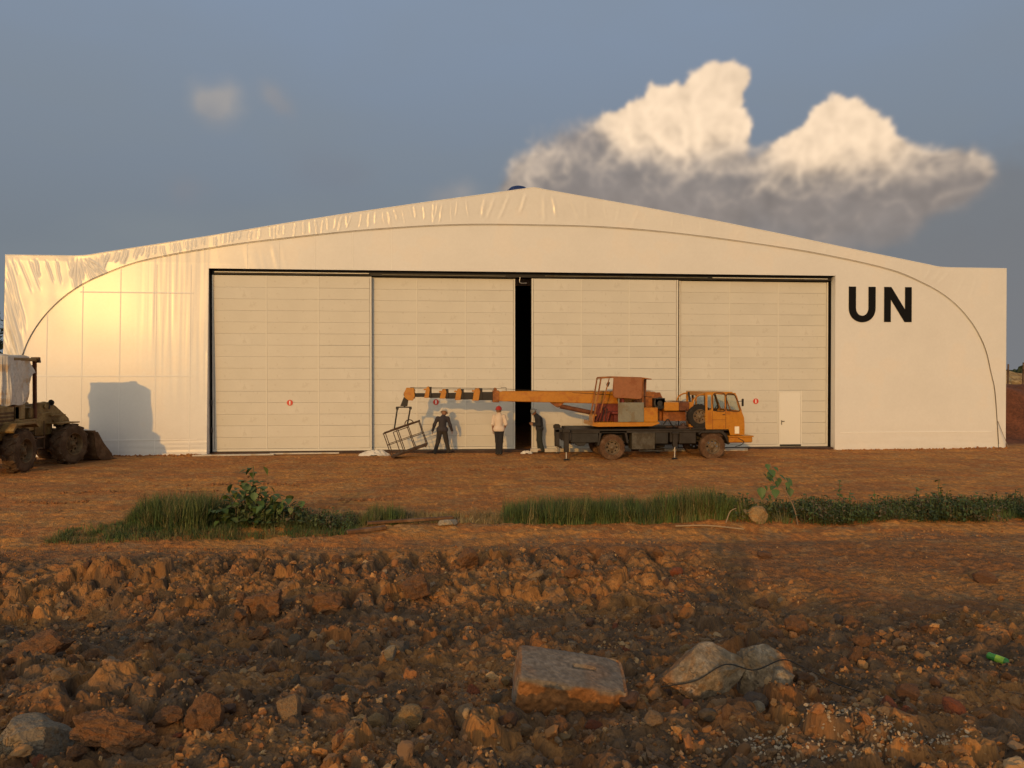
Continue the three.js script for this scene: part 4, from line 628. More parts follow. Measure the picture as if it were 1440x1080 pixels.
// whoever holds the camera stands behind it on the spoil bank; the long shadow on the ground is theirs
person('person holding a phone up to photograph the hangar', [-3.52, H(-3.52, 30.95) - .02, 30.95], 0,
  { face: [0, .02, -1], head: [.02, 1.66, 0], neck: [0, 1.52, .02], chest: [0, 1.33, .03], pelvis: [0, .97, .02], sl: [-.19, 1.44, .02], sr: [.19, 1.44, .02], el: [-.23, 1.48, -.22], er: [.23, 1.48, -.22], wl: [-.09, 1.74, -.34], wr: [.09, 1.74, -.34], hl: [-.09, .93, .02], hr: [.09, .93, .02], kl: [-.12, .50, 0], kr: [.12, .50, 0], al: [-.14, .09, .03], ar: [.14, .09, .03], toeL: [-.04, 0, -.16], toeR: [.04, 0, -.16], hdl: [[.1, 1, -.1], [1, 0, 0], [0, 0, -1]], hdr: [[-.1, 1, -.1], [-1, 0, 0], [0, 0, -1]] },
  { top: [.10, .12, .18], topName: 'shirt', hem: .9, legs: [.03, .035, .05] });
tag(M('phone', bx(-.08, .08, -.04, .04, -.004, .004, .004).translate(-3.52, 3.0, 30.56), mat.steelDark), 'black phone held sideways by the person on the bank', 'phone');

// ------------------------------------------------------------------ stones and rubble
const stoneTex = tex(512, (u, v) => { const a = pfbm(u, v, 6, 6, 91), b = pfbm(u, v, 40, 4, 95); const k = .80 + .35 * (a - .5) + .30 * (b - .5), s = .5 * sst(.5, .62, a); return [mix(k, k * .95, s), mix(k, k * .80, s), mix(k, k * .62, s)]; }, true, 2.3);
const stoneBump = tex(256, (u, v) => pfbm(u, v, 12, 5, 97), false, 4);
const stoneMat = (c) => std(c, .95, { map: stoneTex, bumpMap: stoneBump, bumpScale: .012 });
const sm = { boulder: stoneMat([.36, .28, .185]), grey: stoneMat([.23, .18, .125]), greybrown: stoneMat([.20, .14, .10]), tan: stoneMat([.46, .30, .16]), yellow: stoneMat([.50, .33, .15]), pale: stoneMat([.50, .43, .32]), brick: stoneMat([.42, .13, .055]), brownr: stoneMat([.24, .125, .07]), clay: stoneMat([.30, .145, .06]), slab: stoneMat([.44, .27, .15]) };
function rockGeo(w, h, d, planes, detail, rough, sd) { // convex body cut by random planes, roughened
  const pl = []; for (let i = 0; i < planes; i++) { const t = hash2(i, 1, sd) * 6.283, c = hash2(i, 2, sd) * 2 - 1, q = Math.sqrt(1 - c * c); pl.push([q * Math.cos(t), c, q * Math.sin(t), .56 + .32 * hash2(i, 3, sd)]); }
  let g = new THREE.IcosahedronGeometry(1, detail); g.deleteAttribute('uv'); g.deleteAttribute('normal'); g = mergeVertices(g, 1e-4);
  const p = g.attributes.position, o = sd * 3.7;
  for (let i = 0; i < p.count; i++) {
    const x = p.getX(i), y = p.getY(i), z = p.getZ(i); let r = 1.05;
    for (const [a, b, c, e] of pl) { const k = a * x + b * y + c * z; if (k > .05) { const q = e / k; r = q < r ? q : r; } }
    r *= 1 + rough * (1.6 * N(x * 1.3 + o, y * 1.3, z * 1.3) + .9 * N(x * 3.4 + o, y * 3.4, z * 3.4) + .5 * N(x * 8 + o, y * 8, z * 8));
    p.setXYZ(i, x * r * w / 2, y * r * h / 2, z * r * d / 2);
  }
  g = toCreasedNormals(g, .42); return boxUV(g);
}
const normalAt = (x, z, e = .12) => V(H(x - e, z) - H(x + e, z), 2 * e, H(x, z - e) - H(x, z + e)).normalize();
const words = { tan: 'tan angular stone half sunk in the foreground rubble', grey: 'small grey stone lying in the damp foreground soil', greybrown: 'grey brown cobble lying in the foreground dirt', yellow: 'yellow tan stone among the foreground rubble', pale: 'pale whitish stone on the brown earth', brick: 'broken orange red brick piece in the rubble', brownr: 'rough reddish brown stone in the dirt', clay: 'crumbly orange brown clod of clay on the bank' };
const listed = [['tan', -4.56, 25.26, .19, .18], ['grey', -3.96, 22.83, .28, .21], ['pale', -4.0, 23.62, .14, .14], ['yellow', -3.98, 25.4, .15, .12], ['yellow', -3.76, 25.37, .24, .17], ['brick', -3.65, 25.01, .16, .07], ['tan', -3.36, 25.33, .2, .18], ['tan', -4.09, 25.57, .13, .09], ['clay', -5.86, 20.26, .67, .41], ['clay', -5.13, 20.12, .59, .32], ['clay', -5.08, 25.35, .23, .23], ['clay', -5.56, 25.5, .49, .22], ['brownr', -2.24, 25.11, .25, .12], ['brick', -2.55, 25.49, .13, .06], ['tan', -2.22, 25.75, .14, .07], ['brick', -1.83, 25.26, .13, .07], ['greybrown', -1.42, 25.38, .2, .1], ['pale', -1.46, 25.6, .09, .07], ['grey', -1.79, 25.6, .17, .07], ['tan', -2.05, 25.96, .1, .08], ['brownr', -.21, 25.28, .19, .12], ['brick', -.13, 25.61, .17, .1], ['brick', -.54, 25.55, .13, .08], ['tan', -2.12, 18.99, .32, .21], ['clay', -7.04, 19.37, .3, .18], ['grey', -6.26, 23.13, .11, .14], ['grey', -4.74, 24.07, .1, .12], ['brick', .08, 18.79, .24, .13], ['brownr', 1.85, 17.94, .22, .12], ['clay', -3.97, 19.69, .5, .3], ['clay', -3.13, 18.16, .46, .25], ['grey', -4.78, 23.04, .14, .12], ['tan', -6.35, 24.54, .16, .08], ['brownr', -7.38, 23.11, .23, .12], ['clay', -7.27, 22.95, .53, .2], ['grey', -3.12, 24.7, .1, .06], ['tan', -3.03, 25.63, .12, .05], ['brick', -2.79, 25.41, .1, .06], ['grey', -4.31, 24.53, .14, .11], ['greybrown', 1.0, 22.0, .2, .15], ['brownr', 4.64, 19.51, .32, .17], ['tan', 1.29, 22.52, .17, .09]];
const kinds = ['tan', 'grey', 'greybrown', 'yellow', 'brick', 'brownr', 'clay', 'clay', 'clay', 'clay', 'clay', 'brownr', 'greybrown', 'grey'];
for (let k = 0; k < 190; k++) { const z = 17.6 + 8.2 * Math.pow(rnd(), .8), half = (30.5 - z) * .66, x = -3.52 + (30.5 - z) * .087 + rr(-half, half); if (roughZone(x, z) < .5) continue; const t = kinds[Math.floor(rnd() * kinds.length)], s = rr(.07, .17) * (t === 'clay' ? 1.7 : 1) * (z > 23 ? .75 : 1); listed.push([t, x, z, s, s * rr(.5, .85)]); }
const variants = {};
listed.forEach(([t, x, z, w, h], i) => {
  const big = w > .3, key = t + (big ? 'b' + i : i % 6);
  const g = variants[key] ??= rockGeo(1, 1, 1, t === 'clay' ? 14 : 9, big ? 12 : 5, t === 'clay' ? .16 : .07, i + 5);
  const m = tag(M(t === 'brick' ? 'brick_piece' : t === 'clay' ? 'clod' : 'stone', g, sm[t], null, true), words[t], t === 'brick' ? 'brick' : t === 'clay' ? 'clod' : 'stone', t === 'brick' ? 'brick pieces in the rubble' : t === 'clay' ? 'clods of clay on the bank' : `${{ brownr: 'reddish brown', greybrown: 'grey brown' }[t] ?? t} stones in the foreground rubble`);
  m.scale.set(w, h * 1.25, w * rr(.7, 1)); m.position.set(x, H(x, z) + h * (i < 46 ? .38 : .22), z); m.rotation.set(rr(-.25, .25), rr(0, 6.28), rr(-.25, .25));
});
const place = (name, g, mt, x, z, dy, rot, label, cat, group) => { const m = tag(M(name, g, mt, null, true), label, cat, group); m.position.set(x, H(x, z) + dy, z); m.rotation.set(...rot); return m; };
place('boulder', rockGeo(.54, .40, .44, 15, 18, .05, 77), sm.boulder, -6.10, 25.45, .06, [.1, .4, -.1], 'big smooth grey boulder lying in the foreground rubble', 'boulder');
place('long_stone', rockGeo(.40, .12, .14, 9, 10, .07, 78), sm.slab, -6.31, 23.66, .05, [0, -.35, -.2], 'long tan bar shaped stone lying on the dark soil', 'stone');
place('grass_stone', rockGeo(.50, .42, .36, 9, 12, .09, 79), sm.yellow, 2.75, 15.45, .10, [0, .3, .1], 'yellow stone standing at the edge of the grass verge', 'stone');
place('verge_stone', rockGeo(.42, .20, .3, 9, 12, .08, 80), sm.pale, -3.46, 15.3, .05, [0, .2, 0], 'pale flat stone lying on the bare gap in the grass verge', 'stone');
{ // block of concrete, slotted on top, its front face coated with clay
  const g0 = new THREE.BoxGeometry(.80, .30, .46, 80, 30, 46); g0.deleteAttribute('uv'); g0.deleteAttribute('normal'); let g = mergeVertices(g0, 1e-4);
  const p = g.attributes.position, cl = new Float32Array(p.count * 3);
  for (let i = 0; i < p.count; i++) {
    let x = p.getX(i), y = p.getY(i), z = p.getZ(i);
    const fx = x / .40, fy = y / .15, fz = z / .23, top = fy > .98, front = fz > .98;
    const q = Math.pow(Math.abs(fx) ** 14 + Math.abs(fy) ** 14 + Math.abs(fz) ** 14, 1 / 14), corner = Math.max(0, fx + Math.abs(fz) * .3 - .95) * .55;
    const nn = .010 * N(x * 7, y * 7, z * 7 + 3) + .004 * N(x * 26, y * 26, z * 26), chip = .05 * sst(.55, 1, fx) * sst(.2, 1, fz) * (1 + 2 * N(x * 9, z * 9));
    x = x / q + nn * fx - corner * .05; z = z / q + (front ? 2.4 * nn : nn) - chip; y = y / q + nn * .3 + (top ? -.02 * sst(.5, 1, fx) : 0);
    const slot = sst(.0, .02, p.getX(i)) * (1 - sst(.16, .18, p.getX(i))) * sst(-.055, -.04, p.getZ(i)) * (1 - sst(-.005, .01, p.getZ(i)));
    if (top) y -= .04 * slot;
    p.setXYZ(i, x, y, z);
    const mud = front ? sst(-.30, .10, .62 - Math.max(0, fy - .55) * 2.4 + 1.1 * N(x * 6, y * 10, 7)) : (Math.abs(fx) > .97 ? .5 + N(x * 9, y * 9, z * 9) : (top ? .25 * sst(.15, .4, N(x * 5, z * 5, 9)) : .2)), gr = 1 + .16 * N(x * 30, y * 30, z * 30) + .2 * N(x * 4, y * 4, z * 4 + 2);
    cl.set([mix(.30, .42, mud) * gr, mix(.245, .185, mud) * gr, mix(.19, .06, mud) * gr], 3 * i);
  }
  g.setAttribute('color', new THREE.BufferAttribute(cl, 3)); g = boxUV(toCreasedNormals(g, .6));
  place('concrete_block', g, new THREE.MeshStandardMaterial({ vertexColors: true, roughness: .95, map: tex(256, (u, v) => .78 + .4 * (pfbm(u, v, 20, 4, 99) - .5), true, 2), bumpMap: stoneBump, bumpScale: .006 }), -2.62, 24.93, .13, [.20, -.10, -.14], 'rectangular concrete block with a slot in its top and clay on its face', 'concrete block');
}
{ // split boulder: two pieces still side by side, with stained ends
  const stain = (g, dir) => { const p = g.attributes.position, cl = new Float32Array(p.count * 3); for (let i = 0; i < p.count; i++) { const x = p.getX(i), y = p.getY(i), z = p.getZ(i), s = sst(.02, .16, dir * x - .06 + .28 * N(x * 5, y * 5, z * 5)), k = 1 + .5 * N(x * 22, y * 22, z * 22), w = sst(.22, .34, N(x * 8, y * 8, z * 8 + 4)) * .5; cl.set([mix(mix(.35, .45, s), .55, w) * k, mix(mix(.27, .22, s), .47, w) * k, mix(mix(.18, .08, s), .36, w) * k], 3 * i); } g.setAttribute('color', new THREE.BufferAttribute(cl, 3)); return g; };
  const mt = new THREE.MeshStandardMaterial({ vertexColors: true, roughness: .95, map: stoneTex, bumpMap: stoneBump, bumpScale: .012 });
  place('split_boulder', stain(rockGeo(.66, .44, .46, 17, 20, .05, 101), -1), mt, -1.60, 24.90, .10, [.1, .15, .12], 'left half of the split grey boulder, its end stained orange', 'boulder');
  place('split_boulder', stain(rockGeo(.46, .54, .46, 17, 20, .05, 104), 1), mt, -1.17, 24.90, .12, [0, -.25, -.15], 'right half of the split grey boulder with an orange shoulder', 'boulder');
  place('wedge_stone', stain(rockGeo(.24, .18, .2, 8, 10, .06, 106), 1), mt, -1.10, 25.10, .06, [0, .4, .2], 'small wedge of rock broken off below the split boulder', 'stone');
  const pts = [[-1.95, 25.0, .06], [-1.72, 25.08, .17], [-1.5, 25.1, .24], [-1.3, 25.12, .24], [-1.08, 25.1, .22], [-.88, 25.0, .17], [-.6, 25.05, .10], [-.3, 25.3, .03]].map(([x, z, y]) => V(x, H(x, z) + y, z));
  tag(M('cable', tube(pts, .005, 60, 5), mat.steelDark), 'thin black cable lying across the split boulder', 'cable');
}
{ // green bottle lying on the slope
  const b = thing('bottle', 'green plastic bottle with a yellow green label lying on the dirt', 'bottle', [1.42, H(1.42, 24.05) + .035, 24.05], .55);
  const gm = new THREE.MeshPhysicalMaterial({ color: col(.10, .42, .08), roughness: .2, transmission: .45, thickness: 0, side: THREE.DoubleSide });
  const ly = (g) => g.rotateX(Math.PI / 2 + .12);
  M('body', ly(lathe([[0, -.115], [.025, -.118], [.033, -.105], [.032, -.07], [.034, -.06], [.034, .035], [.030, .06], [.018, .09], [.0135, .10], [.0135, .118]], 28)), gm, b);
  M('label', ly(lathe([[.0348, -.045], [.0350, .025]], 28)), std([.28, .50, .05], .4), b); M('cap', ly(lathe([[.015, .112], [.0155, .128], [0, .130]], 18)), std([.05, .30, .06], .5), b);
}
{ // loose clods and gravel: nobody could count them
  const geos = [0, 1, 2, 3].map((k) => rockGeo(1, .8, .9, k % 2 ? 12 : 9, 3, k % 2 ? .26 : .14, 200 + k));
  const clodMat = std([1, 1, 1], 1, {}), pal = [[.34, .155, .050], [.27, .115, .040], [.38, .20, .075], [.24, .12, .048], [.16, .095, .052], [.15, .092, .054], [.21, .145, .09], [.18, .11, .06], [.17, .10, .05], [.36, .23, .11]];
  const d = new THREE.Object3D(), c = new THREE.Color();
  const scatter = (name, n, sample, label, cat) => geos.forEach((g, gi) => {
    const im = new THREE.InstancedMesh(g, clodMat, Math.floor(n / geos.length)); let k = 0;
    while (k < im.count) { const s = sample(); if (!s) continue; const [x, z, r, cc] = s; d.position.set(x, H(x, z) + r * .12, z); d.rotation.set(rr(0, 6), rr(0, 6), rr(0, 6)); d.scale.set(r * rr(.8, 1.3), r * rr(.6, 1), r * rr(.8, 1.2)); d.updateMatrix(); im.setMatrixAt(k, d.matrix); const v = rr(.75, 1.25); im.setColorAt(k, c.setRGB(cc[0] * v, cc[1] * v, cc[2] * v)); k++; }
    im.castShadow = im.receiveShadow = true; im.name = numbered(name); scene.add(im); stuff(im, label, cat);
  });
  scatter('clods', 24000, () => { const z = rr(17.0, 26.8), half = (30.5 - z) * .70 + .3, x = -3.52 + (30.5 - z) * .087 + rr(-half, half), m = roughZone(x, z); if (rnd() > .12 + .88 * m || N(x * 1.6, z * 1.6, 71) < rr(-.45, .25)) return null; const r = .0135 * Math.pow(rnd(), -.40) * (.7 + .5 * m); const dampy = N(x * .9, z * 1.1, 22) > .05; return [x, z, Math.min(r, .11), rnd() < (dampy ? .75 : .2) ? pal[4 + Math.floor(rnd() * 6)] : pal[Math.floor(rnd() * 4)]]; }, 'loose clods and broken stones scattered over the rough foreground earth', 'clods');
  scatter('crumbs', 13000, () => { const z = 17 - 17 * Math.pow(rnd(), 1.7), half = (30.5 - z) * .69, x = -3.52 + (30.5 - z) * .087 + rr(-half, half); if (N(x * .5, z * 1.1, 72) < rr(-.3, .35)) return null; return [x, z, Math.min(.06, .010 * Math.pow(rnd(), -.45)), pal[Math.floor(rnd() * 4)]]; }, 'small crumbs of earth strewn over the trodden yard', 'earth');
  scatter('rut_clods', 900, () => { const k = Math.floor(rnd() * 5), [x0, x1, z0] = [[-13.5, -9.5, 9.6], [-11.5, -7.5, 8.6], [-8.5, -5, 11.6], [-3, 1, 5.6], [-14.5, -11.5, 11.3]][k], x = rr(x0, x1), z = z0 + .12 * (rnd() + rnd() - 1) + .25 * N(x * .9, k); return N(x * 1.7, k, 3) < -.05 ? null : [x, z, rr(.02, .085), pal[1 + 2 * Math.floor(rnd() * 2)]]; }, 'rows of dark clods thrown up along the ruts of the yard', 'clods');
  scatter('wall_foot_clods', 500, () => { const left = rnd() < .55, x = left ? rr(-15.8, -12.7) : rr(12.7, 20), z = (left ? .55 : .12) + Math.abs(rr(-.2, .25)); return [x, z, rr(.03, .11), pal[Math.floor(rnd() * 2)]]; }, 'dark clods of earth heaped along the foot of the cloth', 'earth');
  const peb = [[.38, .29, .19], [.32, .23, .14], [.42, .35, .26]];
  scatter('pebbles', 900, () => { const a = rr(0, 6.28), q = Math.sqrt(rnd()), x = -1.2 + Math.cos(a) * q * .75 + .2 * rnd(), z = 26.08 + Math.sin(a) * q * .28; return [x, z, rr(.010, .028), peb[Math.floor(rnd() * 3)]]; }, 'patch of pale gravel spilled in front of the split boulder', 'gravel');
}

// ------------------------------------------------------------------ litter and timber near the doors and in the verge
{
  const lay = (name, x0, x1, y, z, w, h, mt, label, cat, rz = 0) => { const g = slab(x1 - x0, h, w, .008); const m = tag(M(name, g, mt), label, cat); m.position.set((x0 + x1) / 2, y, z); m.rotation.y = rz; return m; };
  const wht = std([.62, .58, .50], .6, { map: grimeTex });
  lay('white_board', -12.95, -10.0, .05, .62, .22, .05, wht, 'long white board lying below the left sliding door beside the cloth', 'board', .06);
  lay('white_board', -10.2, -7.6, .06, .34, .12, .05, wht, 'narrow white board lying on the ground under the leftmost door', 'board', .03);
  lay('white_profile', -.15, 3.9, .09, .20, .16, .14, wht, 'white metal profile lying at the foot of the doors behind the crane', 'metal profile', .01);
  lay('white_profile', 4.2, 8.6, .08, .42, .18, .10, wht, 'white metal profile sticking out past the bumper of the truck crane', 'metal profile', -.02);
  const crumple = (sx, sz, sy, sd) => sheet(40, 26, (u, v) => { const a = (u - .5) * 2, b = (v - .5) * 2, e = Math.max(0, 1 - a * a - b * b * .9); return [a * sx * (1 + .2 * N(v * 4, sd)), sy * Math.sqrt(e) * (.6 + .9 * Math.abs(N(u * 5, v * 5, sd))) + .01, b * sz * (1 + .2 * N(u * 4, sd + 2))]; });
  const ps = new THREE.MeshPhysicalMaterial({ color: col(.66, .62, .55), roughness: .35, side: THREE.DoubleSide });
  const p1 = tag(M('plastic_sheet', crumple(.55, .35, .22, 5), ps), 'crumpled white plastic sheet under the corner of the work basket', 'plastic sheet'); p1.position.set(-6.2, H(-6.2, .9), .9);
  const p2 = tag(M('plastic_scrap', crumple(.22, .15, .12, 8), ps), 'small scrap of white plastic by the gap between the doors', 'plastic scrap'); p2.position.set(-.35, H(-.35, .6), .6);
  const wood = std([.30, .17, .09], .9, { map: mudTex });
  const pk = tag(M('plank', slab(1.7, .05, .13), wood), 'weathered plank lying in the gap of the grass verge', 'plank'); pk.position.set(-4.2, H(-4.2, 15.1) + .07, 15.1); pk.rotation.set(0, .10, .03);
  const pk2 = tag(M('plank', slab(.75, .06, .14), wood), 'short plank end sticking out beside the small grass tuft', 'plank'); pk2.position.set(-5.0, H(-5.0, 15.7) + .07, 15.7); pk2.rotation.set(0, .35, .04);
  const st = std([.34, .24, .14], .9);
  tag(M('stick', tube([V(1.0, H(1, 15.7) + .04, 15.7), V(1.6, H(1.6, 15.8) + .05, 15.8), V(2.3, H(2.3, 15.9) + .02, 15.9)], .016, 16), st), 'dry stick lying in front of the grass verge left of the yellow stone', 'stick');
  tag(M('stick', tube([V(2.0, H(2, 15.7) + .05, 15.75), V(2.15, H(2.15, 15.6) + .2, 15.6), V(2.3, H(2.3, 15.5) + .26, 15.5)], .012, 12), st), 'short upright stick leaning in the grass beside the yellow stone', 'stick');
}

// ------------------------------------------------------------------ grass and weeds
{
  const tuft = (n, hgt, spread, wide, droop) => { // blades: tapered, bent ribbons
    const pos = [], idx = [];
    for (let k = 0; k < n; k++) {
      const a = rr(0, 6.28), r0 = spread * .5 * Math.sqrt(rnd()), h = hgt * rr(.5, 1.1), lean0 = rr(.1, droop), w = wide * rr(.7, 1.2), ox = Math.cos(a * 3.1) * r0, oz = Math.sin(a * 3.1) * r0, ca = Math.cos(a), sa = Math.sin(a), base = pos.length / 3, S = 4;
      for (let s = 0; s <= S; s++) { const t = s / S, out = lean0 * h * t * t, y = h * t * (1 - .25 * lean0 * t), ww = w * (1 - t * .92) / 2; pos.push(ox + ca * out - sa * ww, y, oz + sa * out + ca * ww, ox + ca * out + sa * ww, y, oz + sa * out - ca * ww); if (s < S) { const b = base + 2 * s; idx.push(b, b + 1, b + 3, b, b + 3, b + 2); } }
    }
    const g = new THREE.BufferGeometry(); g.setAttribute('position', new THREE.Float32BufferAttribute(pos, 3)); g.setIndex(idx); g.computeVertexNormals(); g.setAttribute('uv', new THREE.Float32BufferAttribute(new Float32Array(pos.length / 3 * 2), 2)); return g;
  };
  const leafShape = (L, W, fold = .25) => sheet(4, 6, (u, v) => { const t = v, w = W * Math.sin(Math.PI * Math.pow(t, .75)) * (1 - .25 * t), a = (u - .5) * 2; return [a * w / 2, -.18 * L * t * t + Math.abs(a) * w * fold * .5, L * t]; });
  const green = std([.062, .105, .028], .75), leafM = [std([.066, .115, .024], .6), std([.050, .092, .020], .6), std([.090, .120, .030], .65)], dry = std([.30, .22, .10], .9);
  const d = new THREE.Object3D(), c = new THREE.Color();
  const white = std([1, 1, 1], .8);
  function strew(name, g, n, sample, cols, label, cat) {
    const im = new THREE.InstancedMesh(g, white, n); let k = 0, tries = 0;
    while (k < n && tries++ < n * 40) { const s = sample(); if (!s) continue; const [x, z, sc] = s; d.position.set(x, H(x, z) - .01, z); d.rotation.set(rr(-.12, .12), rr(0, 6.28), rr(-.12, .12)); d.scale.set(sc * rr(.8, 1.2), sc * rr(.75, 1.2), sc * rr(.8, 1.2)); d.updateMatrix(); im.setMatrixAt(k, d.matrix); const q = cols[Math.floor(rnd() * cols.length)], v = rr(.7, 1.3); im.setColorAt(k, c.setRGB(q[0] * v, q[1] * v, q[2] * v)); k++; }
    im.count = k; im.name = numbered(name); im.castShadow = im.receiveShadow = true; scene.add(im); return stuff(im, label, cat);
  }
  const gcol = [[.055, .098, .024], [.080, .125, .028], [.042, .075, .022], [.11, .13, .036], [.18, .15, .06]], dcol = [[.34, .25, .11], [.26, .17, .08], [.16, .14, .05]];
  const T1 = tuft(34, .42, .26, .014, .8), T2 = tuft(26, .20, .30, .012, 1.1);
  // left verge, middle verge, small tuft
  strew('grass_left', T1, 800, () => { const t = rnd(), x = mix(-10.1, -6.9, t), z = 14.55 + rr(-.6, .7) + .35 * (1 - t); return N(x * 1.3, z * 1.5, 61) < -.12 ? null : [x, z, (rr(.75, 1.35) * sst(0, .25, t) + .3) * (1 - .45 * sst(.72, .9, t))]; }, gcol, 'tall dark green grass on the verge around the leafy bush', 'grass');
  strew('grass_edge_left', T2, 500, () => { const t = rnd(); return [mix(-10.7, -5.2, t), 15.2 + rr(-.5, .55) + .3 * (1 - t), rr(.5, 1.1)]; }, [...gcol, dcol[2]], 'short grass along the front edge of the left verge', 'grass');
  strew('grass_middle', T1, 760, () => { const t = rnd(), x = mix(-2.25, 2.6, t), z = 14.75 + rr(-.45, .55) + .1 * t; return [x, z, rr(.85, 1.4) * (.85 + .35 * sst(.6, .75, t) * (1 - sst(.85, .95, t)))]; }, gcol, 'dense green grass on the verge in front of the crane', 'grass');
  strew('grass_tuft', T1, 70, () => [-4.75 + rr(-.4, .4), 14.5 + rr(-.3, .5), rr(.6, 1)], gcol, 'small clump of grass beside the bare gap in the verge', 'grass');
  strew('dry_grass', T2, 260, () => { const x = rr(-6, -2), z = 14.3 + rr(-.5, .9); return N(x * 2, z * 2, 63) < 0 ? null : [x, z, rr(.5, 1.2)]; }, dcol, 'thin dry straw on the bare gap in the verge', 'dry grass');
  const sprig = (() => { const gs = []; for (let k = 0; k < 13; k++) { const g = clean(leafShape(rr(.05, .10), rr(.03, .055))); g.rotateX(rr(-.9, .6)).translate(rr(-.06, .06), rr(.02, .27), rr(.0, .1)).rotateY(k * 2.4 + rr(-.4, .4)); gs.push(g); } gs.push(clean(rod(V(0, 0, 0), V(.01, .26, .01), .005, 4))); return mergeGeometries(gs); })();
  const wcol = [[.044, .072, .020], [.060, .095, .024], [.036, .058, .018], [.085, .105, .030], [.12, .09, .045]];
  strew('weeds_right', sprig, 2500, () => { const t = rnd(), x = mix(2.2, 11.5, t), z = 14.75 + rr(-.85, .85) + .25 * t - .35 * sst(.5, 1, t) * rnd(); return N(x * .8, z * 1.6, 65) < -.14 ? null : [x, z, rr(.5, 1.35) * (1 + .5 * N(x * 1.1, z * 1.1, 66))]; }, wcol, 'low tangled weeds covering the verge around the sapling', 'weeds');
  strew('grass_right', T2, 500, () => { const x = rr(2.0, 11.5), z = 14.8 + rr(-.8, .8); return [x, z, rr(.7, 1.4)]; }, gcol, 'short grass between the weeds of the right verge', 'grass');
  strew('weeds_left', sprig, 420, () => { const t = rnd(), x = mix(-7.6, -5.3, t), z = 14.85 + rr(-.5, .5); return [x, z, rr(.8, 1.5) * (1.2 - .6 * t)]; }, wcol, 'low weeds trailing off beside the leafy bush', 'weeds');

  // the leafy bush in the left verge
  const leaves = [leafShape(.17, .15), leafShape(.14, .12), leafShape(.20, .17)].map((g) => boxUV(g));
  const bush = thing('bush', 'leafy green bush standing out of the grass on the verge', 'bush', [-7.35, H(-7.35, 14.75), 14.75]);
  const stems = [[-.35, .60, .25], [.02, 1.15, 0], [.25, .80, .3], [.62, .62, .3], [-.10, .9, .3], [1.0, .46, .3], [.45, .5, .5], [-.55, .42, .4]];
  const lmesh = (parent, g, m, p, yaw, pitch, s = 1) => { const o = new THREE.Mesh(g, m); o.name = 'leaf'; o.castShadow = o.receiveShadow = true; o.position.copy(p); o.rotation.set(0, yaw, 0); o.rotateX(pitch); o.scale.setScalar(s); parent.add(o); };
  for (const [x, h, z] of stems) M('stem', tube([V(x * .25, -.03, z * .3), V(x * .6, h * .55, z * .8), V(x, h, z)], .011, 10, 5), std([.12, .12, .05], .9), bush);
  for (let k = 0; k < 290; k++) { const [x, h, z] = stems[Math.floor(rnd() * stems.length)], t = Math.pow(rr(.12, 1), .8), p = V(x * (.3 + .7 * t) + rr(-.2, .2), h * t + rr(-.04, .06), z + rr(-.2, .2)); lmesh(bush, leaves[k % 3], leafM[Math.floor(rnd() * 3)], p, rr(0, 6.28), rr(-.4, 1.2), rr(.75, 1.2)); }
  // the sapling
  const sap = thing('sapling', 'slender sapling with a few broad leaves standing in the right verge', 'sapling', [3.5, H(3.5, 15.7), 15.7]);
  M('trunk', tube([V(0, -.03, 0), V(-.07, .3, 0), V(-.24, .66, -.02), V(-.36, .85, -.05), V(-.48, 1.0, -.05), V(-.56, 1.22, -.06)], .013, 24, 6), std([.20, .14, .09], .9), sap); M('twig', tube([V(-.24, .66, -.02), V(-.20, .8, .03), V(-.24, .95, .05)], .008, 8, 5), std([.16, .13, .07], .9), sap);
  M('twig', tube([V(-.36, .85, -.05), V(-.6, .80, 0), V(-.76, .76, .02)], .007, 8, 5), std([.16, .13, .07], .9), sap);
  for (const [x, y] of [[2.85, 1.23], [3.02, 1.16], [2.9, 1.12], [2.76, 1.05], [2.95, 1.0], [2.86, .96], [3.1, .95], [3.02, .9], [2.73, .77], [2.80, .80], [2.99, .74], [3.05, .78], [2.88, .62], [2.80, .63], [3.24, .95], [3.26, .88], [3.36, .73], [3.30, .78], [2.95, 1.07], [3.05, 1.02]]) lmesh(sap, leaves[Math.floor(rnd() * 3)], leafM[Math.floor(rnd() * 2)], V(x - 3.5, y, rr(-.1, .12)), rr(-1.2, 1.2), rr(.3, 1.3), rr(.85, 1.2));
  // young weeds that rise above the verge on the right
  const young = (x, z, h, n, label) => { const o = thing('weed_plant', label, 'plant', [x, H(x, z), z], rr(0, 6), 'young plants rising from the right verge'); M('stem', tube([V(0, -.02, 0), V(.02, h * .6, .01), V(.0, h, 0)], .008, 10, 5), std([.10, .11, .04], .9), o); for (let k = 0; k < n; k++) lmesh(o, leaves[k % 3], leafM[k % 3], V(rr(-.05, .05), h * rr(.5, 1), rr(-.05, .05)), k * 2.4, rr(-.5, .6), rr(.45, .8)); };
  for (const [x, z, h, n] of [[4.95, 14.6, .68, 10], [7.15, 14.7, .72, 10], [6.7, 14.6, .55, 8], [5.9, 14.3, .50, 8], [5.3, 14.4, .5, 8]]) young(x, z, h, n, 'young broad leaved plant rising above the weeds of the right verge');
}

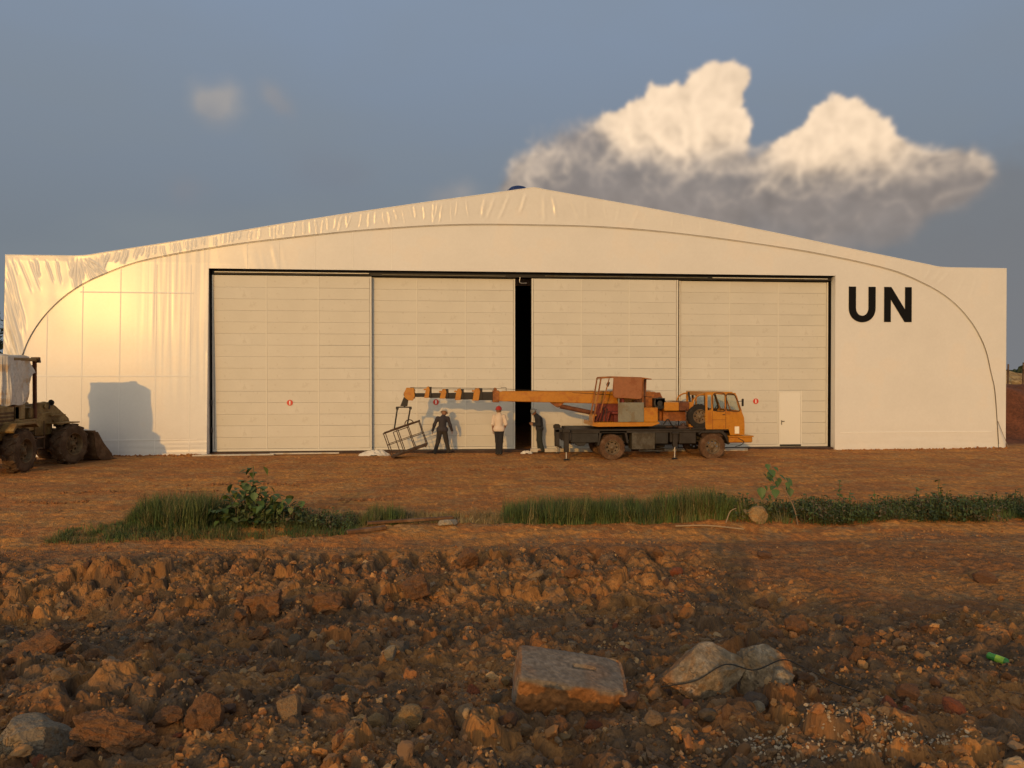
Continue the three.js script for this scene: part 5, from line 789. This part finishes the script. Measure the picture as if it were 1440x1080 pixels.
// ------------------------------------------------------------------ behind the hangar
{
  const bark = std([.10, .07, .05], .95), leafD = std([.022, .036, .014], .9);
  const crownGeo = (n, rx, ry, rz, s) => { const pos = [], idx = []; for (let k = 0; k < n; k++) { const a = rr(0, 6.28), q = Math.cbrt(rnd()), c = rr(-1, 1), w = Math.sqrt(1 - c * c), lump = 1 + .35 * N(Math.cos(a) * 2, c * 2, Math.sin(a) * 2); const x = Math.cos(a) * w * q * rx * lump, y = c * q * ry * lump, z = Math.sin(a) * w * q * rz * lump, b = pos.length / 3, u = V(rr(-1, 1), rr(-1, 1), rr(-1, 1)).normalize().multiplyScalar(s * rr(.6, 1.2)), v = V(rr(-1, 1), rr(-1, 1), rr(-1, 1)).normalize().multiplyScalar(s * .6); pos.push(x - u.x, y - u.y, z - u.z, x + v.x, y + v.y, z + v.z, x + u.x, y + u.y, z + u.z, x - v.x, y - v.y, z - v.z); idx.push(b, b + 1, b + 2, b, b + 2, b + 3); } const g = new THREE.BufferGeometry(); g.setAttribute('position', new THREE.Float32BufferAttribute(pos, 3)); g.setIndex(idx); g.computeVertexNormals(); return g; };
  const tree = (x, z, h, r, label, group) => { const t = thing('tree', label, 'tree', [x, H(x, z), z], 0, group); M('trunk', [rod(V(0, -.2, 0), V(.1, h * .6, 0), .22, 9, .12), rod(V(.05, h * .4, 0), V(.8, h * .75, .3), .10, 7, .04), rod(V(.05, h * .45, 0), V(-.7, h * .8, -.2), .10, 7, .04)], bark, t); const c = M('crown', crownGeo(5200, r, h * .42, r, .20), leafD, t); c.position.y = h * .60; };
  tree(-39.0, -30, 9.2, 2.3, 'dark dense tree beside the left end of the hangar');
  // far wood on the right, one mass
  const far = new THREE.InstancedMesh(crownGeo(500, 3.2, 1.9, 3, .5), leafD, 60); const d = new THREE.Object3D();
  for (let k = 0; k < 60; k++) { const x = 52 + k * 1.9 + rr(-1, 1), z = -62 + rr(-4, 4); d.position.set(x, H(x, z) + 1.2 + rr(-.2, .25), z); d.rotation.y = rr(0, 6); d.scale.setScalar(rr(.8, 1.1)); d.updateMatrix(); far.setMatrixAt(k, d.matrix); }
  far.name = 'far_wood'; far.castShadow = far.receiveShadow = true; scene.add(far); stuff(far, 'low dark line of far trees beyond the right end of the hangar', 'trees');
  for (const [x, h, label] of [[29.4, 3.75, 'thin wooden post on the earth bank close to the hangar corner'], [30.35, 3.85, 'rough wooden post on the earth bank farther from the hangar']]) { const y = H(x, -12); const o = tag(M('wooden_post', [rod(V(0, -.3, 0), V(.03, h - y, 0), .055, 8, .045), rod(V(.02, (h - y) * .6, -.06), V(.02, (h - y) * .6, .06), .02)], std([.20, .13, .09], .95, { map: mudTex })), label, 'post'); o.position.set(x, y, -12); }
  const heap = sheet(60, 40, (u, v) => { const a = (u - .5) * 2, b = (v - .5) * 2, e = Math.max(0, 1 - a * a * a * a - b * b); return [a * 4.5, .75 * Math.sqrt(e) * (1 + .5 * N(u * 7, v * 5, 3)) - .05, b * 1.2]; });
  const hp = tag(M('sand_heap', heap, std([.50, .38, .20], 1, { map: mudTex })), 'pale yellow sand heap on top of the earth bank', 'sand heap'); hp.position.set(33, H(33, -15) - .05, -15);
}
renderer.render(scene, camera);
